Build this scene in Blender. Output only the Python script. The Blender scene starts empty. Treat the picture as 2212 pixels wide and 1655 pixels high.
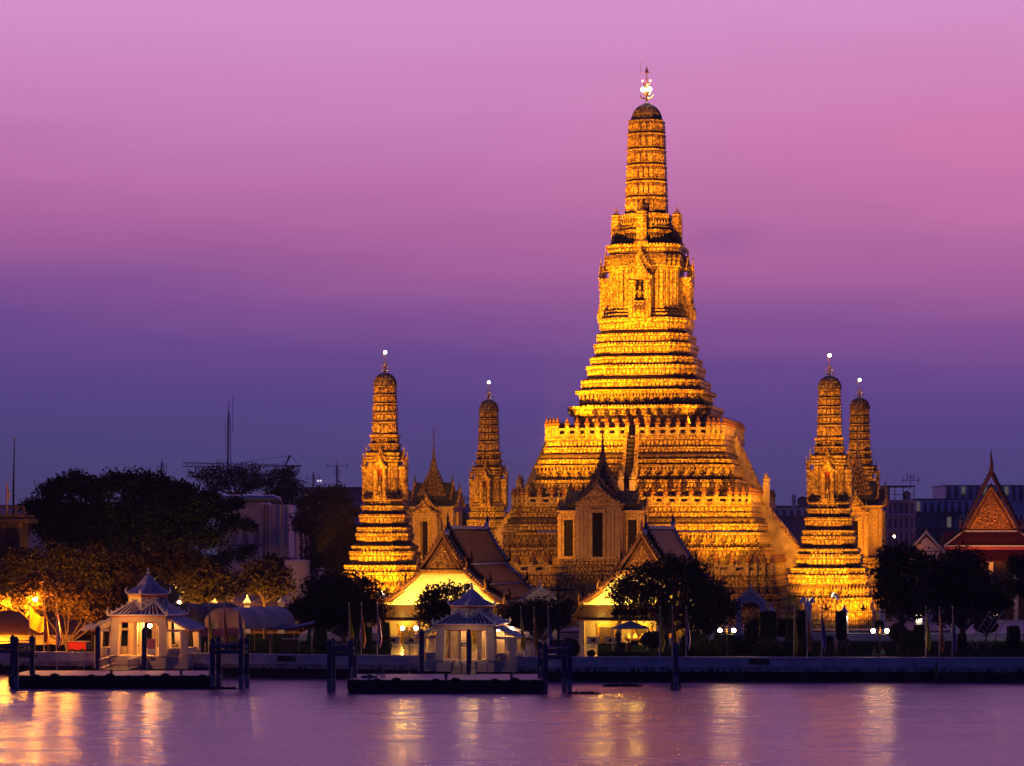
import bpy, math, random
import numpy as np
from mathutils import Matrix, Vector
R = math.radians
scene = bpy.context.scene
col = scene.collection
random.seed(7)
# ---------------------------------------------------------------- camera
# level camera on a hotel roof terrace across the river, 14 m above the water, with a lens shift
F, CH, CX, HZ = 5970.0, 14.0, 1106.0, 1165.0
cam_d = bpy.data.cameras.new("camera")
cam = bpy.data.objects.new("camera", cam_d); col.objects.link(cam)
cam.location = (0, 0, CH); cam.rotation_euler = (R(90), 0, 0)
cam_d.sensor_width = 36; cam_d.lens = F / 2212 * 36; cam_d.shift_y = (HZ - 827.5) / 2212
cam_d.clip_start = 1; cam_d.clip_end = 9000
scene.camera = cam
def PX(px, Y): return (px - CX) * Y / F
def PZ(py, Y): return CH + (HZ - py) * Y / F
# ---------------------------------------------------------------- world : dusk sky
def nn(t, kind, **kw):
    n = t.nodes.new(kind)
    for k, v in kw.items():
        if k in n.inputs: n.inputs[k].default_value = v
        else: setattr(n, k, v)
    return n
def ramp(t, fac, stops, interp='LINEAR'):
    n = t.nodes.new('ShaderNodeValToRGB'); n.color_ramp.interpolation = interp
    if stops[-1][0] > 1: k = stops[-1][0]; sc_ = t.nodes.new('ShaderNodeMath'); sc_.operation = 'DIVIDE'; t.links.new(fac, sc_.inputs[0]); sc_.inputs[1].default_value = k; fac = sc_.outputs[0]; stops = [(p / k, c) for p, c in stops]
    e = n.color_ramp.elements
    e[0].position, e[0].color = stops[0][0], (*stops[0][1], 1)
    e[1].position, e[1].color = stops[-1][0], (*stops[-1][1], 1)
    for p, c in stops[1:-1]:
        x = e.new(p); x.color = (*c, 1)
    t.links.new(fac, n.inputs['Fac']); return n
def s2l(*c): return tuple(((v / 255) / 12.92 if v / 255 <= .04045 else ((v / 255 + .055) / 1.055) ** 2.4) for v in c)
world = bpy.data.worlds.new("World"); scene.world = world; world.use_nodes = True
t = world.node_tree; t.nodes.clear(); L = t.links.new
geo = nn(t, 'ShaderNodeTexCoord')
sep = nn(t, 'ShaderNodeSeparateXYZ'); L(geo.outputs['Generated'], sep.inputs[0])
def math_(op, a, b=None, c=None, tree=None, clamp=False):
    tr = tree or t
    n = tr.nodes.new('ShaderNodeMath'); n.operation = op; n.use_clamp = clamp
    for i, v in enumerate((a, b, c)):
        if v is None: continue
        if isinstance(v, (int, float)): n.inputs[i].default_value = v
        else: tr.links.new(v, n.inputs[i])
    return n.outputs[0]
mp = nn(t, 'ShaderNodeMapping'); mp.inputs['Scale'].default_value = (2.2, 2.2, 11.0); mp.inputs['Rotation'].default_value = (0, R(6), 0)
L(geo.outputs['Generated'], mp.inputs['Vector'])
nz = nn(t, 'ShaderNodeTexNoise', Scale=2.1, Detail=3.0, Roughness=0.45); L(mp.outputs[0], nz.inputs['Vector'])
cl = math_('MULTIPLY', math_('SUBTRACT', nz.outputs['Fac'], 0.5), 0.024)
nzb = nn(t, 'ShaderNodeTexNoise', Scale=5.5, Detail=4.0, Roughness=0.5); mpb = nn(t, 'ShaderNodeMapping'); mpb.inputs['Scale'].default_value = (1.6, 1.6, 14.0); mpb.inputs['Rotation'].default_value = (0, R(4), 0)
L(geo.outputs['Generated'], mpb.inputs['Vector']); L(mpb.outputs[0], nzb.inputs['Vector']); cl = math_('ADD', cl, math_('MULTIPLY', math_('SUBTRACT', nzb.outputs['Fac'], 0.5), 0.016))
xt = math_('MULTIPLY', sep.outputs['X'], 0.042)
el = math_('ADD', math_('ADD', sep.outputs['Z'], cl), xt)            # drifting, slightly tilted bands
fac = math_('MULTIPLY', math_('ADD', el, 0.02), 4.0)                 # z 0..0.23 -> .08..1
rp = ramp(t, fac, [(0.0, s2l(66, 62, 98)), (0.10, s2l(69, 63, 108)), (0.19, s2l(75, 67, 121)), (0.27, s2l(86, 68, 134)), (0.34, s2l(104, 73, 141)),
                   (0.41, s2l(132, 82, 148)), (0.49, s2l(162, 95, 155)), (0.58, s2l(184, 110, 166)), (0.70, s2l(201, 130, 186)),
                   (0.84, s2l(209, 145, 199)), (1.0, s2l(211, 151, 206))])
# higher sky: fades to deep blue overhead and behind the camera
up = nn(t, 'ShaderNodeMapRange'); L(sep.outputs['Z'], up.inputs[0]); up.inputs[1].default_value = 0.22; up.inputs[2].default_value = 0.95
hi = ramp(t, up.outputs[0], [(0.0, s2l(208, 148, 206)), (0.30, s2l(200, 128, 204)), (0.6, s2l(112, 84, 172)), (1.0, s2l(34, 36, 92))])
st = nn(t, 'ShaderNodeMapRange'); st.interpolation_type = 'SMOOTHSTEP'; L(sep.outputs['Z'], st.inputs[0]); st.inputs[1].default_value = 0.20; st.inputs[2].default_value = 0.25
mx = nn(t, 'ShaderNodeMix'); mx.data_type = 'RGBA'; L(st.outputs[0], mx.inputs[0]); L(rp.outputs[0], mx.inputs[6]); L(hi.outputs[0], mx.inputs[7])
bk = nn(t, 'ShaderNodeMapRange'); bk.interpolation_type = 'SMOOTHSTEP'
L(sep.outputs['Y'], bk.inputs[0]); bk.inputs[1].default_value = 0.75; bk.inputs[2].default_value = -0.15
mx2 = nn(t, 'ShaderNodeMix'); mx2.data_type = 'RGBA'; L(bk.outputs[0], mx2.inputs[0]); L(mx.outputs[2], mx2.inputs[6])
mx2.inputs[7].default_value = (0.010, 0.018, 0.125, 1)
# rosy patch low on the right of the afterglow
dx = math_('DIVIDE', math_('SUBTRACT', sep.outputs['X'], 0.20), 0.14); dz = math_('DIVIDE', math_('SUBTRACT', el, 0.152), 0.028)
gl = math_('EXPONENT', math_('MULTIPLY', math_('ADD', math_('MULTIPLY', dx, dx), math_('MULTIPLY', dz, dz)), -1.0))
mx3 = nn(t, 'ShaderNodeMix'); mx3.data_type = 'RGBA'; L(math_('MULTIPLY', gl, 0.42), mx3.inputs[0]); L(mx2.outputs[2], mx3.inputs[6])
mx3.inputs[7].default_value = (*s2l(214, 112, 160), 1)
# one faint small dark cloud
dx = math_('DIVIDE', math_('SUBTRACT', sep.outputs['X'], 0.0775), 0.012); dz = math_('DIVIDE', math_('SUBTRACT', sep.outputs['Z'], 0.1065), 0.006)
gl = math_('EXPONENT', math_('MULTIPLY', math_('ADD', math_('MULTIPLY', dx, dx), math_('MULTIPLY', dz, dz)), -1.0))
mx4 = nn(t, 'ShaderNodeMix'); mx4.data_type = 'RGBA'; L(math_('MULTIPLY', gl, 0.16), mx4.inputs[0]); L(mx3.outputs[2], mx4.inputs[6])
mx4.inputs[7].default_value = (*s2l(100, 66, 130), 1)
bg = nn(t, 'ShaderNodeBackground', Strength=1.06); L(mx4.outputs[2], bg.inputs[0])
wo = nn(t, 'ShaderNodeOutputWorld'); L(bg.outputs[0], wo.inputs[0])
scene.view_settings.view_transform = 'Standard'; scene.view_settings.look = 'None'
scene.view_settings.exposure = 0.0; scene.view_settings.gamma = 1.0
scene.cycles.max_bounces = 5; scene.cycles.diffuse_bounces = 2; scene.cycles.glossy_bounces = 3
scene.cycles.transmission_bounces = 3; scene.cycles.transparent_max_bounces = 6
scene.cycles.sample_clamp_indirect = 10.0; scene.cycles.sample_clamp_direct = 0
scene.cycles.use_denoising = True
# ---------------------------------------------------------------- floodlights (sodium orange, round the towers), lamps and some added fill lights
AX, AY, GZ, TH = PX(1397, 387), 387.0, 2.8, R(-12)
def spot(loc, aim, watts, deg=60, color=(1.0, 0.42, 0.035), blend=0.6, rad=0.4):
    d = bpy.data.lights.new("flood_or_fill_beam", 'SPOT'); d.energy = watts; d.spot_size = R(deg); d.spot_blend = blend
    d.color = color; d.shadow_soft_size = rad
    o = bpy.data.objects.new("flood_or_fill_beam", d); col.objects.link(o); o.location = loc
    o.rotation_euler = (Vector(aim) - Vector(loc)).to_track_quat('-Z', 'Y').to_euler(); return o
def lamp(loc, watts, color=(1.0, 0.55, 0.12), rad=0.15):
    d = bpy.data.lights.new("lamp_or_fill_light", 'POINT'); d.energy = watts; d.color = color; d.shadow_soft_size = rad
    o = bpy.data.objects.new("lamp_or_fill_light", d); col.objects.link(o); o.location = loc; return o
# sodium floods, low and mostly on the left; weaker ones on the right
def TW(x, y, z=0): return (AX + x * math.cos(TH) - y * math.sin(TH), AY + x * math.sin(TH) + y * math.cos(TH), GZ + z)
SO = (1.0, 0.335, 0.003)
def fl(a, b, w, deg=60, c=SO): spot(a, b, w, deg, c)
fl(TW(-17, -46, 6), TW(-4, 0, 44), 480000, 38)
fl(TW(21, -36, 5), TW(4, 0, 32), 120000, 52)
fl(TW(46, -22, 6), TW(10, 0, 22), 60000, 55)
fl(TW(-9, -42, 16), TW(-3, 0, 46), 260000, 32)
fl(TW(-9, -12.0, 27), TW(-3, 0, 46), 46000, 80)
fl(TW(8, -12.6, 27), TW(3, 0, 46), 9000, 80)
fl(TW(-3, -60, 22), TW(0, 0, 67), 480000, 22)
fl(TW(-13, -40, 12), TW(-8, -16, 12), 9000, 90); fl(TW(-3, -50, 9), TW(0, -29, 13), 4500, 50)
fl(TW(14, -42, 10), TW(8, -16, 14), 13000, 80)
for px_, Y_, w_ in ((832, 364.4, 40000), (1792, 352.2, 31000)):
    x_ = PX(px_, Y_)
    fl((x_ - 5, Y_ - 13, 5), (x_, Y_, 22), w_, 90)
    fl((x_ + 4, Y_ - 11, 5), (x_, Y_, 12), w_ * .4, 100)
    fl((x_ - 7, Y_ - 28, 12), (x_, Y_, 31), w_ * 2.4, 30)
for px_, Y_, w_ in ((1056, 421.8, 24000), (1857, 409.6, 34000)):
    x_ = PX(px_, Y_); fl((x_ - 10, Y_ - 18, 12), (x_, Y_, 28), w_, 70)
fl((PX(912, 372), 368, 17), (PX(937, 393), 393, 18), 16000, 70)
fl((PX(1830, 358), 364, 6), (PX(1860, 381), 381, 12), 9000, 80)
for px_, w_ in ((955, 1.0), (1386, .85)):
    x_ = PX(px_, 318); c_, s_ = math.cos(TH), math.sin(TH)
    for lx in (-4.6, -2.4, 0, 2.4, 4.6): lamp((x_ + lx * c_ + 1.5 * s_, 318 + lx * s_ - 1.5 * c_, 7.0), 620 * w_, (1, .54, .07), .25)
    fl((x_ + 6 * s_ - 2, 318 - 9 * c_, 8.2), (x_, 318, 12.3), 1500 * w_, 38, (1, .45, .05))  # added fill spot without a fixture, brightens the dark pediment
    for lx in (-4.5, 0, 4.5): lamp((x_ + lx * c_ + .9 * s_, 318 + lx * s_ - .9 * c_, 4.2), 260, (1, .50, .05), .15)
lamp((PX(1370, 300), 298.5, 4.2), 300, (1, .55, .08), .15)
lamp((PX(320, 283.2), 283, 5.4), 900, (1, .34, .05), .2); lamp((PX(262, 279), 277.6, 5.6), 500, (1, .36, .06), .2); lamp((PX(400, 283), 281.5, 3.6), 120, (1, .36, .06), .2)
lamp((PX(1019, 275.6), 275.4, 4.9), 170, (1, .50, .16), .2); lamp((PX(1000, 272), 270.4, 4.6), 90, (1, .55, .25), .2)
lamp((PX(76, 289.4), 288.8, PZ(1294, 289.4)), 3200, (1, .32, .02), .35); lamp((PX(20, 292), 290, 7.2), 2000, (1, .32, .02), .35); fl((PX(60, 290), 289, 6.4), (PX(50, 300), 300, 5.5), 3000, 120, (1, .36, .02))  # second lamp and roof spot are unseen, added to strengthen the tree lamp's glow
lamp((PX(150, 288), 286.5, 5.5), 1500, (1, .32, .02), .2)
lamp((PX(387, 330), 329, PZ(1300, 330)), 4000, (1, .42, .05), .3)
fl((PX(590, 333), 327, 2.6), (PX(580, 333), 333, 9.5), 6000, 70, (1, .38, .03)); lamp((PX(534, 352), 351, 7.2), 500, (1, .45, .06), .2)
fl((PX(450, 327), 320, 2.6), (PX(450, 327), 327, 9.5), 6000, 70, (1, .38, .03)); lamp((PX(462, 352), 351, 7.2), 350, (1, .45, .06), .2)
fl((PX(210, 312), 309, 2.8), (PX(230, 322), 322, 8.5), 6500, 100, (1, .34, .02))
fl((PX(60, 312), 308, 6), (PX(70, 322), 322, 10.5), 4000, 90, (1, .34, .02))
lamp((PX(30, 300), 293, 4.0), 400, (1, .42, .05), .2)
fl((PX(2141, 385) - 3, 372, 8), (PX(2141, 385), 385, 19), 7000, 70, (1, .30, .03))
lamp((PX(2141, 385), 380, 6.5), 60, (1, .4, .1), .3)

# ---------------------------------------------------------------- helpers
def tag(o, label=None, cat=None, group=None, kind=None):
    if label: o["label"] = label
    if cat: o["category"] = cat
    if group: o["group"] = group
    if kind: o["kind"] = kind
    return o
def thing(name, label, cat, loc=(0, 0, 0), rz=0, group=None):
    o = bpy.data.objects.new(name, None); col.objects.link(o); o.location = loc; o.rotation_euler = (0, 0, rz)
    o.empty_display_size = .2
    return tag(o, label, cat, group)
def copy_tree(o, parent=None):
    c = o.copy(); col.objects.link(c)
    if parent is not None: c.parent = parent
    for ch in list(o.children): copy_tree(ch, c)
    return c
class MB:
    def __init__(s): s.v = []; s.f = []; s.m = []; s.c = 0
    def add(s, vs, fs):
        b = len(s.v); s.v.extend(vs)
        for f in fs: s.f.append(tuple(i + b for i in f)); s.m.append(s.c)
    def box(s, x0, x1, y0, y1, z0, z1):
        s.add([(x0, y0, z0), (x1, y0, z0), (x1, y1, z0), (x0, y1, z0), (x0, y0, z1), (x1, y0, z1), (x1, y1, z1), (x0, y1, z1)],
              [(0, 3, 2, 1), (4, 5, 6, 7), (0, 1, 5, 4), (1, 2, 6, 5), (2, 3, 7, 6), (3, 0, 4, 7)])
    def cb(s, cx, cy, z0, sx, sy, h, rz=0, top=1.0):
        ca, sa = math.cos(rz), math.sin(rz); vs = []
        for z, k in ((z0, 1), (z0 + h, top)):
            for a, b in ((-1, -1), (1, -1), (1, 1), (-1, 1)):
                x, y = a * sx / 2 * k, b * sy / 2 * k
                vs.append((cx + x * ca - y * sa, cy + x * sa + y * ca, z))
        s.add(vs, [(0, 3, 2, 1), (4, 5, 6, 7), (0, 1, 5, 4), (1, 2, 6, 5), (2, 3, 7, 6), (3, 0, 4, 7)])
    def loft(s, rings, cap0=True, cap1=True, closed=True):
        n = len(rings[0]); vs = [p for r in rings for p in r]; fs = []
        for k in range(len(rings) - 1):
            for i in range(n if closed else n - 1):
                j = (i + 1) % n; fs.append((k * n + i, k * n + j, (k + 1) * n + j, (k + 1) * n + i))
        if cap0: fs.append(tuple(range(n))[::-1])
        if cap1: fs.append(tuple(range((len(rings) - 1) * n, len(rings) * n)))
        s.add(vs, fs)
    def tube(s, pts, rad, n=6, cap=True):
        if not isinstance(rad, (list, tuple)): rad = [rad] * len(pts)
        rings = []
        for i, p in enumerate(pts):
            a = Vector(pts[max(0, i - 1)]); b = Vector(pts[min(len(pts) - 1, i + 1)]); d = (b - a)
            d = d.normalized() if d.length > 1e-9 else Vector((0, 0, 1))
            u = d.cross(Vector((0, 0, 1)) if abs(d.z) < .95 else Vector((0, 1, 0))).normalized(); w = d.cross(u)
            rings.append([tuple(Vector(p) + (u * math.cos(2 * math.pi * k / n) + w * math.sin(2 * math.pi * k / n)) * rad[i]) for k in range(n)])
        s.loft(rings, cap, cap)
    def lathe(s, prof, cx=0, cy=0, z=0, n=12, sc=1.0):
        s.loft([[(cx + r * sc * math.cos(2 * math.pi * k / n), cy + r * sc * math.sin(2 * math.pi * k / n), z + h * sc) for k in range(n)] for r, h in prof])
    def ball(s, cx, cy, cz, r, n=8, sz=1.0):
        s.loft([[(cx + r * math.sin(math.pi * a / n) * math.cos(2 * math.pi * k / n), cy + r * math.sin(math.pi * a / n) * math.sin(2 * math.pi * k / n), cz - r * sz * math.cos(math.pi * a / n)) for k in range(n)] for a in [0.15] + list(range(1, n)) + [n - .15]])
    def pxz(s, poly, y0, y1):                      # polygon in x-z extruded along y
        n = len(poly); s.loft([[(x, y0, z) for x, z in poly], [(x, y1, z) for x, z in poly]])
    def pyz(s, poly, x0, x1):
        s.loft([[(x0, y, z) for y, z in poly], [(x1, y, z) for y, z in poly]])
    def ring(s, prof, plan, cap0=True, cap1=True):  # prof: (radius, z) on a redented plan
        s.loft([[(x * r, y * r, z) for x, y in plan] for r, z in prof], cap0, cap1)
    def put(s, mb, loc=(0, 0, 0), rz=0, sc=1.0, sz=None):
        ca, sa = math.cos(rz) * sc, math.sin(rz) * sc; zz = sz or sc; b = len(s.v)
        s.v.extend([(loc[0] + x * ca - y * sa, loc[1] + x * sa + y * ca, loc[2] + z * zz) for x, y, z in mb.v])
        s.f.extend([tuple(i + b for i in f) for f in mb.f]); s.m.extend(mb.m)
    def mesh(s, name, mats, smooth=False):
        me = bpy.data.meshes.new(name); me.from_pydata(s.v, [], s.f)
        if not isinstance(mats, (list, tuple)): mats = [mats]
        for m in mats: me.materials.append(m)
        if len(mats) > 1: me.polygons.foreach_set('material_index', s.m)
        if smooth: me.polygons.foreach_set('use_smooth', [True] * len(me.polygons))
        me.update(); return me
    def build(s, name, mats, parent=None, loc=(0, 0, 0), rz=0, smooth=False):
        return link(name, s.mesh(name, mats, smooth), parent, loc, rz)
def link(name, me, parent=None, loc=(0, 0, 0), rz=0, sc=1.0):
    o = bpy.data.objects.new(name, me); col.objects.link(o); o.location = loc; o.rotation_euler = (0, 0, rz)
    if sc != 1.0: o.scale = (sc, sc, sc)
    if parent is not None: o.parent = parent
    return o
def plan(n, s):
    q = [(1.0, 1 - n * s)]
    for i in range(1, n + 1):
        q.append((1 - i * s, 1 - (n - i + 1) * s)); q.append((1 - i * s, 1 - (n - i) * s))
    out = []
    for k in range(4):
        ca, sa = [(1, 0), (0, 1), (-1, 0), (0, -1)][k]
        out += [(x * ca - y * sa, x * sa + y * ca) for x, y in q]
    return out
def walk(pl, r, step, minlen=0.0, sides=None):
    """points along the outline: (x, y, angle so that local -y faces outwards, cell width)"""
    out = []; n = len(pl)
    for i in range(n):
        (x0, y0), (x1, y1) = pl[i], pl[(i + 1) % n]; dx, dy = (x1 - x0) * r, (y1 - y0) * r; ln = math.hypot(dx, dy)
        if ln < max(minlen, 1e-4): continue
        nx, ny = dy / ln, -dx / ln
        if nx * (x0 + x1) + ny * (y0 + y1) < 0: nx, ny = -nx, -ny
        side = 'F' if ny < -.5 else 'B' if ny > .5 else 'R' if nx > .5 else 'L'
        if sides and side not in sides: continue
        m = max(1, round(ln / step))
        for k in range(m):
            u = (k + .5) / m
            out.append((x0 * r + dx * u, y0 * r + dy * u, math.atan2(nx, -ny), ln / m, side))
    return out
# ---------------------------------------------------------------- materials
def mat(name, color, rough=0.7, metal=0.0, var=0.25, scale=3.0, bump=0.0, bscale=None, emit=None, estr=0.0, spec=0.4, vec=None):
    m = bpy.data.materials.new(name); m.use_nodes = True; tr = m.node_tree; p = tr.nodes['Principled BSDF']
    p.inputs['Roughness'].default_value = rough; p.inputs['Metallic'].default_value = metal
    p.inputs['Specular IOR Level'].default_value = spec
    tc = tr.nodes.new('ShaderNodeTexCoord')
    if var > 0:
        n = tr.nodes.new('ShaderNodeTexNoise'); n.inputs['Scale'].default_value = scale; n.inputs['Detail'].default_value = 4
        tr.links.new(tc.outputs['Object'], n.inputs['Vector'])
        r = ramp(tr, n.outputs['Fac'], [(0.3, tuple(c * (1 - var) for c in color)), (0.7, tuple(min(.9, c * (1 + var)) for c in color))])
        tr.links.new(r.outputs[0], p.inputs['Base Color'])
    else: p.inputs['Base Color'].default_value = (*color, 1)
    if bump > 0:
        n = tr.nodes.new('ShaderNodeTexNoise'); n.inputs['Scale'].default_value = bscale or scale * 3; n.inputs['Detail'].default_value = 3
        tr.links.new(tc.outputs['Object'], n.inputs['Vector'])
        b = tr.nodes.new('ShaderNodeBump'); b.inputs['Strength'].default_value = bump; b.inputs['Distance'].default_value = 0.1
        tr.links.new(n.outputs['Fac'], b.inputs['Height']); tr.links.new(b.outputs[0], p.inputs['Normal'])
    if emit:
        p.inputs['Emission Color'].default_value = (*emit, 1); p.inputs['Emission Strength'].default_value = estr
    return m
def mosaic(name, lo, mid, hi, scale=2.2, bump=0.8, rough=0.42):
    """stucco set all over with broken porcelain: light and dark flecks with relief"""
    m = bpy.data.materials.new(name); m.use_nodes = True; tr = m.node_tree; p = tr.nodes['Principled BSDF']; L = tr.links.new
    p.inputs['Roughness'].default_value = rough; p.inputs['Specular IOR Level'].default_value = .25
    tc = tr.nodes.new('ShaderNodeTexCoord')
    v = tr.nodes.new('ShaderNodeTexVoronoi'); v.inputs['Scale'].default_value = scale * 1.2; v.inputs['Randomness'].default_value = .8; L(tc.outputs['Object'], v.inputs['Vector'])
    v2 = tr.nodes.new('ShaderNodeTexVoronoi'); v2.inputs['Scale'].default_value = scale * 2.6; L(tc.outputs['Object'], v2.inputs['Vector'])
    n = tr.nodes.new('ShaderNodeTexNoise'); n.inputs['Scale'].default_value = .30; n.inputs['Detail'].default_value = 6; n.inputs['Roughness'].default_value = .65; L(tc.outputs['Object'], n.inputs['Vector'])
    bump *= .6; a = math_('MULTIPLY', v.outputs['Distance'], 0.80, tree=tr); b = math_('MULTIPLY', v2.outputs['Distance'], 0.30, tree=tr)
    c = math_('ADD', a, b, tree=tr); d = math_('ADD', c, math_('MULTIPLY', n.outputs['Fac'], 0.70, tree=tr), tree=tr)
    r = ramp(tr, d, [(0.58, hi), (0.84, mid), (1.10, lo)]); L(r.outputs[0], p.inputs['Base Color'])
    bp = tr.nodes.new('ShaderNodeBump'); bp.inputs['Strength'].default_value = bump; bp.inputs['Distance'].default_value = 0.22; bp.invert = True
    L(c, bp.inputs['Height']); L(bp.outputs[0], p.inputs['Normal'])
    return m
M = {}
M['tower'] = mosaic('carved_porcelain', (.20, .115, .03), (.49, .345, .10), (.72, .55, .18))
M['skirt'] = mat('weathered_shaded_ledge_tops', (.070, .045, .035), .85, var=.5, scale=2.5, bump=.3)  # weathered tops, coloured darker still to give the unlit upward slopes
M['ground'] = mosaic('shaded_grimy_relief_ground', (.05, .03, .014), (.15, .10, .05), (.26, .18, .10))  # crevice shade put into the colour behind the ornament, along with grime
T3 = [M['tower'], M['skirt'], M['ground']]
M['cob'] = mosaic('spire_porcelain', (.16, .09, .03), (.44, .29, .10), (.66, .47, .18), 2.0)
M['cap'] = mosaic('weathered_cap', (.09, .065, .05), (.20, .14, .10), (.34, .26, .19), 1.6)
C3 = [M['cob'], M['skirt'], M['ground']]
M['figure'] = mosaic('carved_figures', (.16, .10, .03), (.46, .33, .10), (.66, .50, .18), 3.0)
M['white'] = mosaic('white_porcelain', (.24, .16, .06), (.50, .38, .15), (.66, .52, .24), 3.2, .4)
M['urn'] = mat('terracotta', (.22, .10, .045), .7, var=.25, scale=4)
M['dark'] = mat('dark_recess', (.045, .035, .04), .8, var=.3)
M['step'] = mat('old_stone_steps', (.028, .022, .02), .85, var=.4, scale=2)
M['stucco'] = mat('stained_white_stucco', (.48, .38, .27), .8, var=.35, scale=.9, bump=.2)
M['grille'] = mosaic('lattice_grille', (.006, .006, .008), (.010, .009, .009), (.05, .035, .02), 3.2, .3, .9)
M['greentile'] = mosaic('green_glazed_roof', (.03, .035, .04), (.05, .06, .07), (.12, .12, .12), 3.0, .5, .5)
M['gilt'] = mat('gilded_metal', (.85, .55, .15), .3, metal=.85, var=.2, scale=6)
M['iron'] = mat('black_iron', (.03, .028, .028), .5, metal=.4, var=.2)
M['lampw'] = mat('lit_white_lamp', (1, 1, 1), .4, var=0, emit=(1, .78, .45), estr=60)
M['lampo'] = mat('lit_orange_lamp', (1, 1, 1), .4, var=0, emit=(1, .48, .10), estr=50)
M['lampx'] = mat('lit_beacon', (1, 1, 1), .4, var=0, emit=(1, .85, .75), estr=14)
M['lampr'] = mat('lit_red_beacon', (1, .1, .1), .4, var=0, emit=(1, .12, .08), estr=12)
M['globe'] = mat('lit_globe', (1, 1, 1), .4, var=0, emit=(1, .50, .18), estr=130)
# ================================================================ temple towers
def guardian(seed=0):
    """crouching supporter with raised arms and pointed crown, 1 m wide, 1.55 m tall, leaning out of the band behind"""
    m = MB()
    m.lathe([(.17, .42), (.24, .55), (.20, .75), (.27, .98), (.13, 1.08)], 0, -.12, 0, 8)
    m.ball(0, -.18, 1.20, .14, 6)
    m.lathe([(.13, 1.28), (.10, 1.36), (.05, 1.48), (.012, 1.66)], 0, -.16, 0, 6)
    for s in (-1, 1):
        m.tube([(s * .22, -.12, .98), (s * .42, -.2, 1.02), (s * .40, -.2, 1.36), (s * .33, -.12, 1.5)], [.09, .08, .065, .06], 5)
        m.tube([(s * .12, -.12, .46), (s * .40, -.3, .44), (s * .30, -.2, .10), (s * .42, -.36, .03)], [.13, .11, .075, .06], 5)
    m.pxz([(-.1, .5), (.1, .5), (.05, .0), (-.05, .0)], -.2, -.1)
    return m
GUARD = guardian().mesh('guardian_figure', M['figure'], True)
def urn_mb():
    m = MB(); m.lathe([(.10, 0), (.26, .10), (.31, .26), (.24, .34), (.12, .36), (.22, .44), (.11, .50), (.16, .56), (.07, .62), (.10, .68), (.04, .74), (.015, .95)], n=9); return m
URN = urn_mb(); URNM = URN.mesh('urn', M['urn'], True)
def dentils(m, pl, r, z0, h, step=.55, w=.55, out=.10):
    for x, y, a, c, s in walk(pl, r, step):
        m.cb(x, y, z0, c * w, out * 2, h, a)
def band(m, pl, r, zt, zb, rb=None, rows=2):
    """one carved ledge: lip, fringe of small petals, body, lower lip"""
    rb = rb or r - .12; d = zt - zb
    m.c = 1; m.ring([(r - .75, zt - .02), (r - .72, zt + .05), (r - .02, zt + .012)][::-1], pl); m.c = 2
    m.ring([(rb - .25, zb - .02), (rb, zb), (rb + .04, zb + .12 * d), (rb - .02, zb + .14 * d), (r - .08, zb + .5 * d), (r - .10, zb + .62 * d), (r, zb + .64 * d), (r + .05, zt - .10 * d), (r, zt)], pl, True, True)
    m.c = 0
    dentils(m, pl, (r + rb) / 2 - .02, zb + .15 * d, .45 * d, .56, .66, .12)
    m.ring([(rb - .2, zb + .01), (rb + .05, zb + .01), (rb + .05, zb + .10 * d), (rb - .2, zb + .10 * d)], pl)
    m.ring([(r - .3, zt - .22 * d), (r + .07, zt - .22 * d), (r + .09, zt - .09 * d), (r - .3, zt - .09 * d)], pl)
    if rows > 1: dentils(m, pl, r - .02, zt - .08 * d, .20 * d, .45, .6, .08)
def slope(m, pl, r0, z0, r1, z1, n=3):
    """stepped little tiled skirt going outwards and down"""
    pr = [(r1 - .3, z1 - .04)]
    for i in range(n):
        a = i / n; b = (i + 1) / n
        pr += [(r1 + (r0 - r1) * a, z1 + (z0 - z1) * a), (r1 + (r0 - r1) * (a + .25 / n), z1 + (z0 - z1) * b)]
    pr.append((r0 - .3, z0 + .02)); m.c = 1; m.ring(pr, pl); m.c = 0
def gable(m, w, h, y0, y1, z, flame=True, thick=.16):
    """pointed Thai pediment in the x-z plane with a raised flaming edge"""
    m.pxz([(-w * .88, z), (w * .88, z), (w * .52, z + h * .34), (w * .16, z + h * .8), (0, z + h), (-w * .16, z + h * .8), (-w * .52, z + h * .34)], y0, y1)
    for s in (-1, 1):
        pts = [(s * w * 1.08, z + h * .12), (s * w * .95, z + h * .02), (s * w * .55, z + h * .42), (s * w * .2, z + h * .9), (0, z + h * 1.22)]
        for a, b in zip(pts[:-1], pts[1:]):
            m.tube([(a[0], y0 - .08, a[1]), (b[0], y0 - .08, b[1])], thick * w * .42, 5)
        if flame:
            for k in range(5):
                u = .15 + k * .17; x = s * w * (1 - u); zz = z + h * u * 1.1
                m.tube([(x, y0 - .08, zz), (x + s * .10 * w, y0 - .08, zz + .14 * h)], [thick * w * .35, .01], 4)
    m.tube([(0, y0 - .05, z + h * 1.1), (0, y0 - .05, z + h * 1.62)], [.10 * w, .01], 5)
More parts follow.
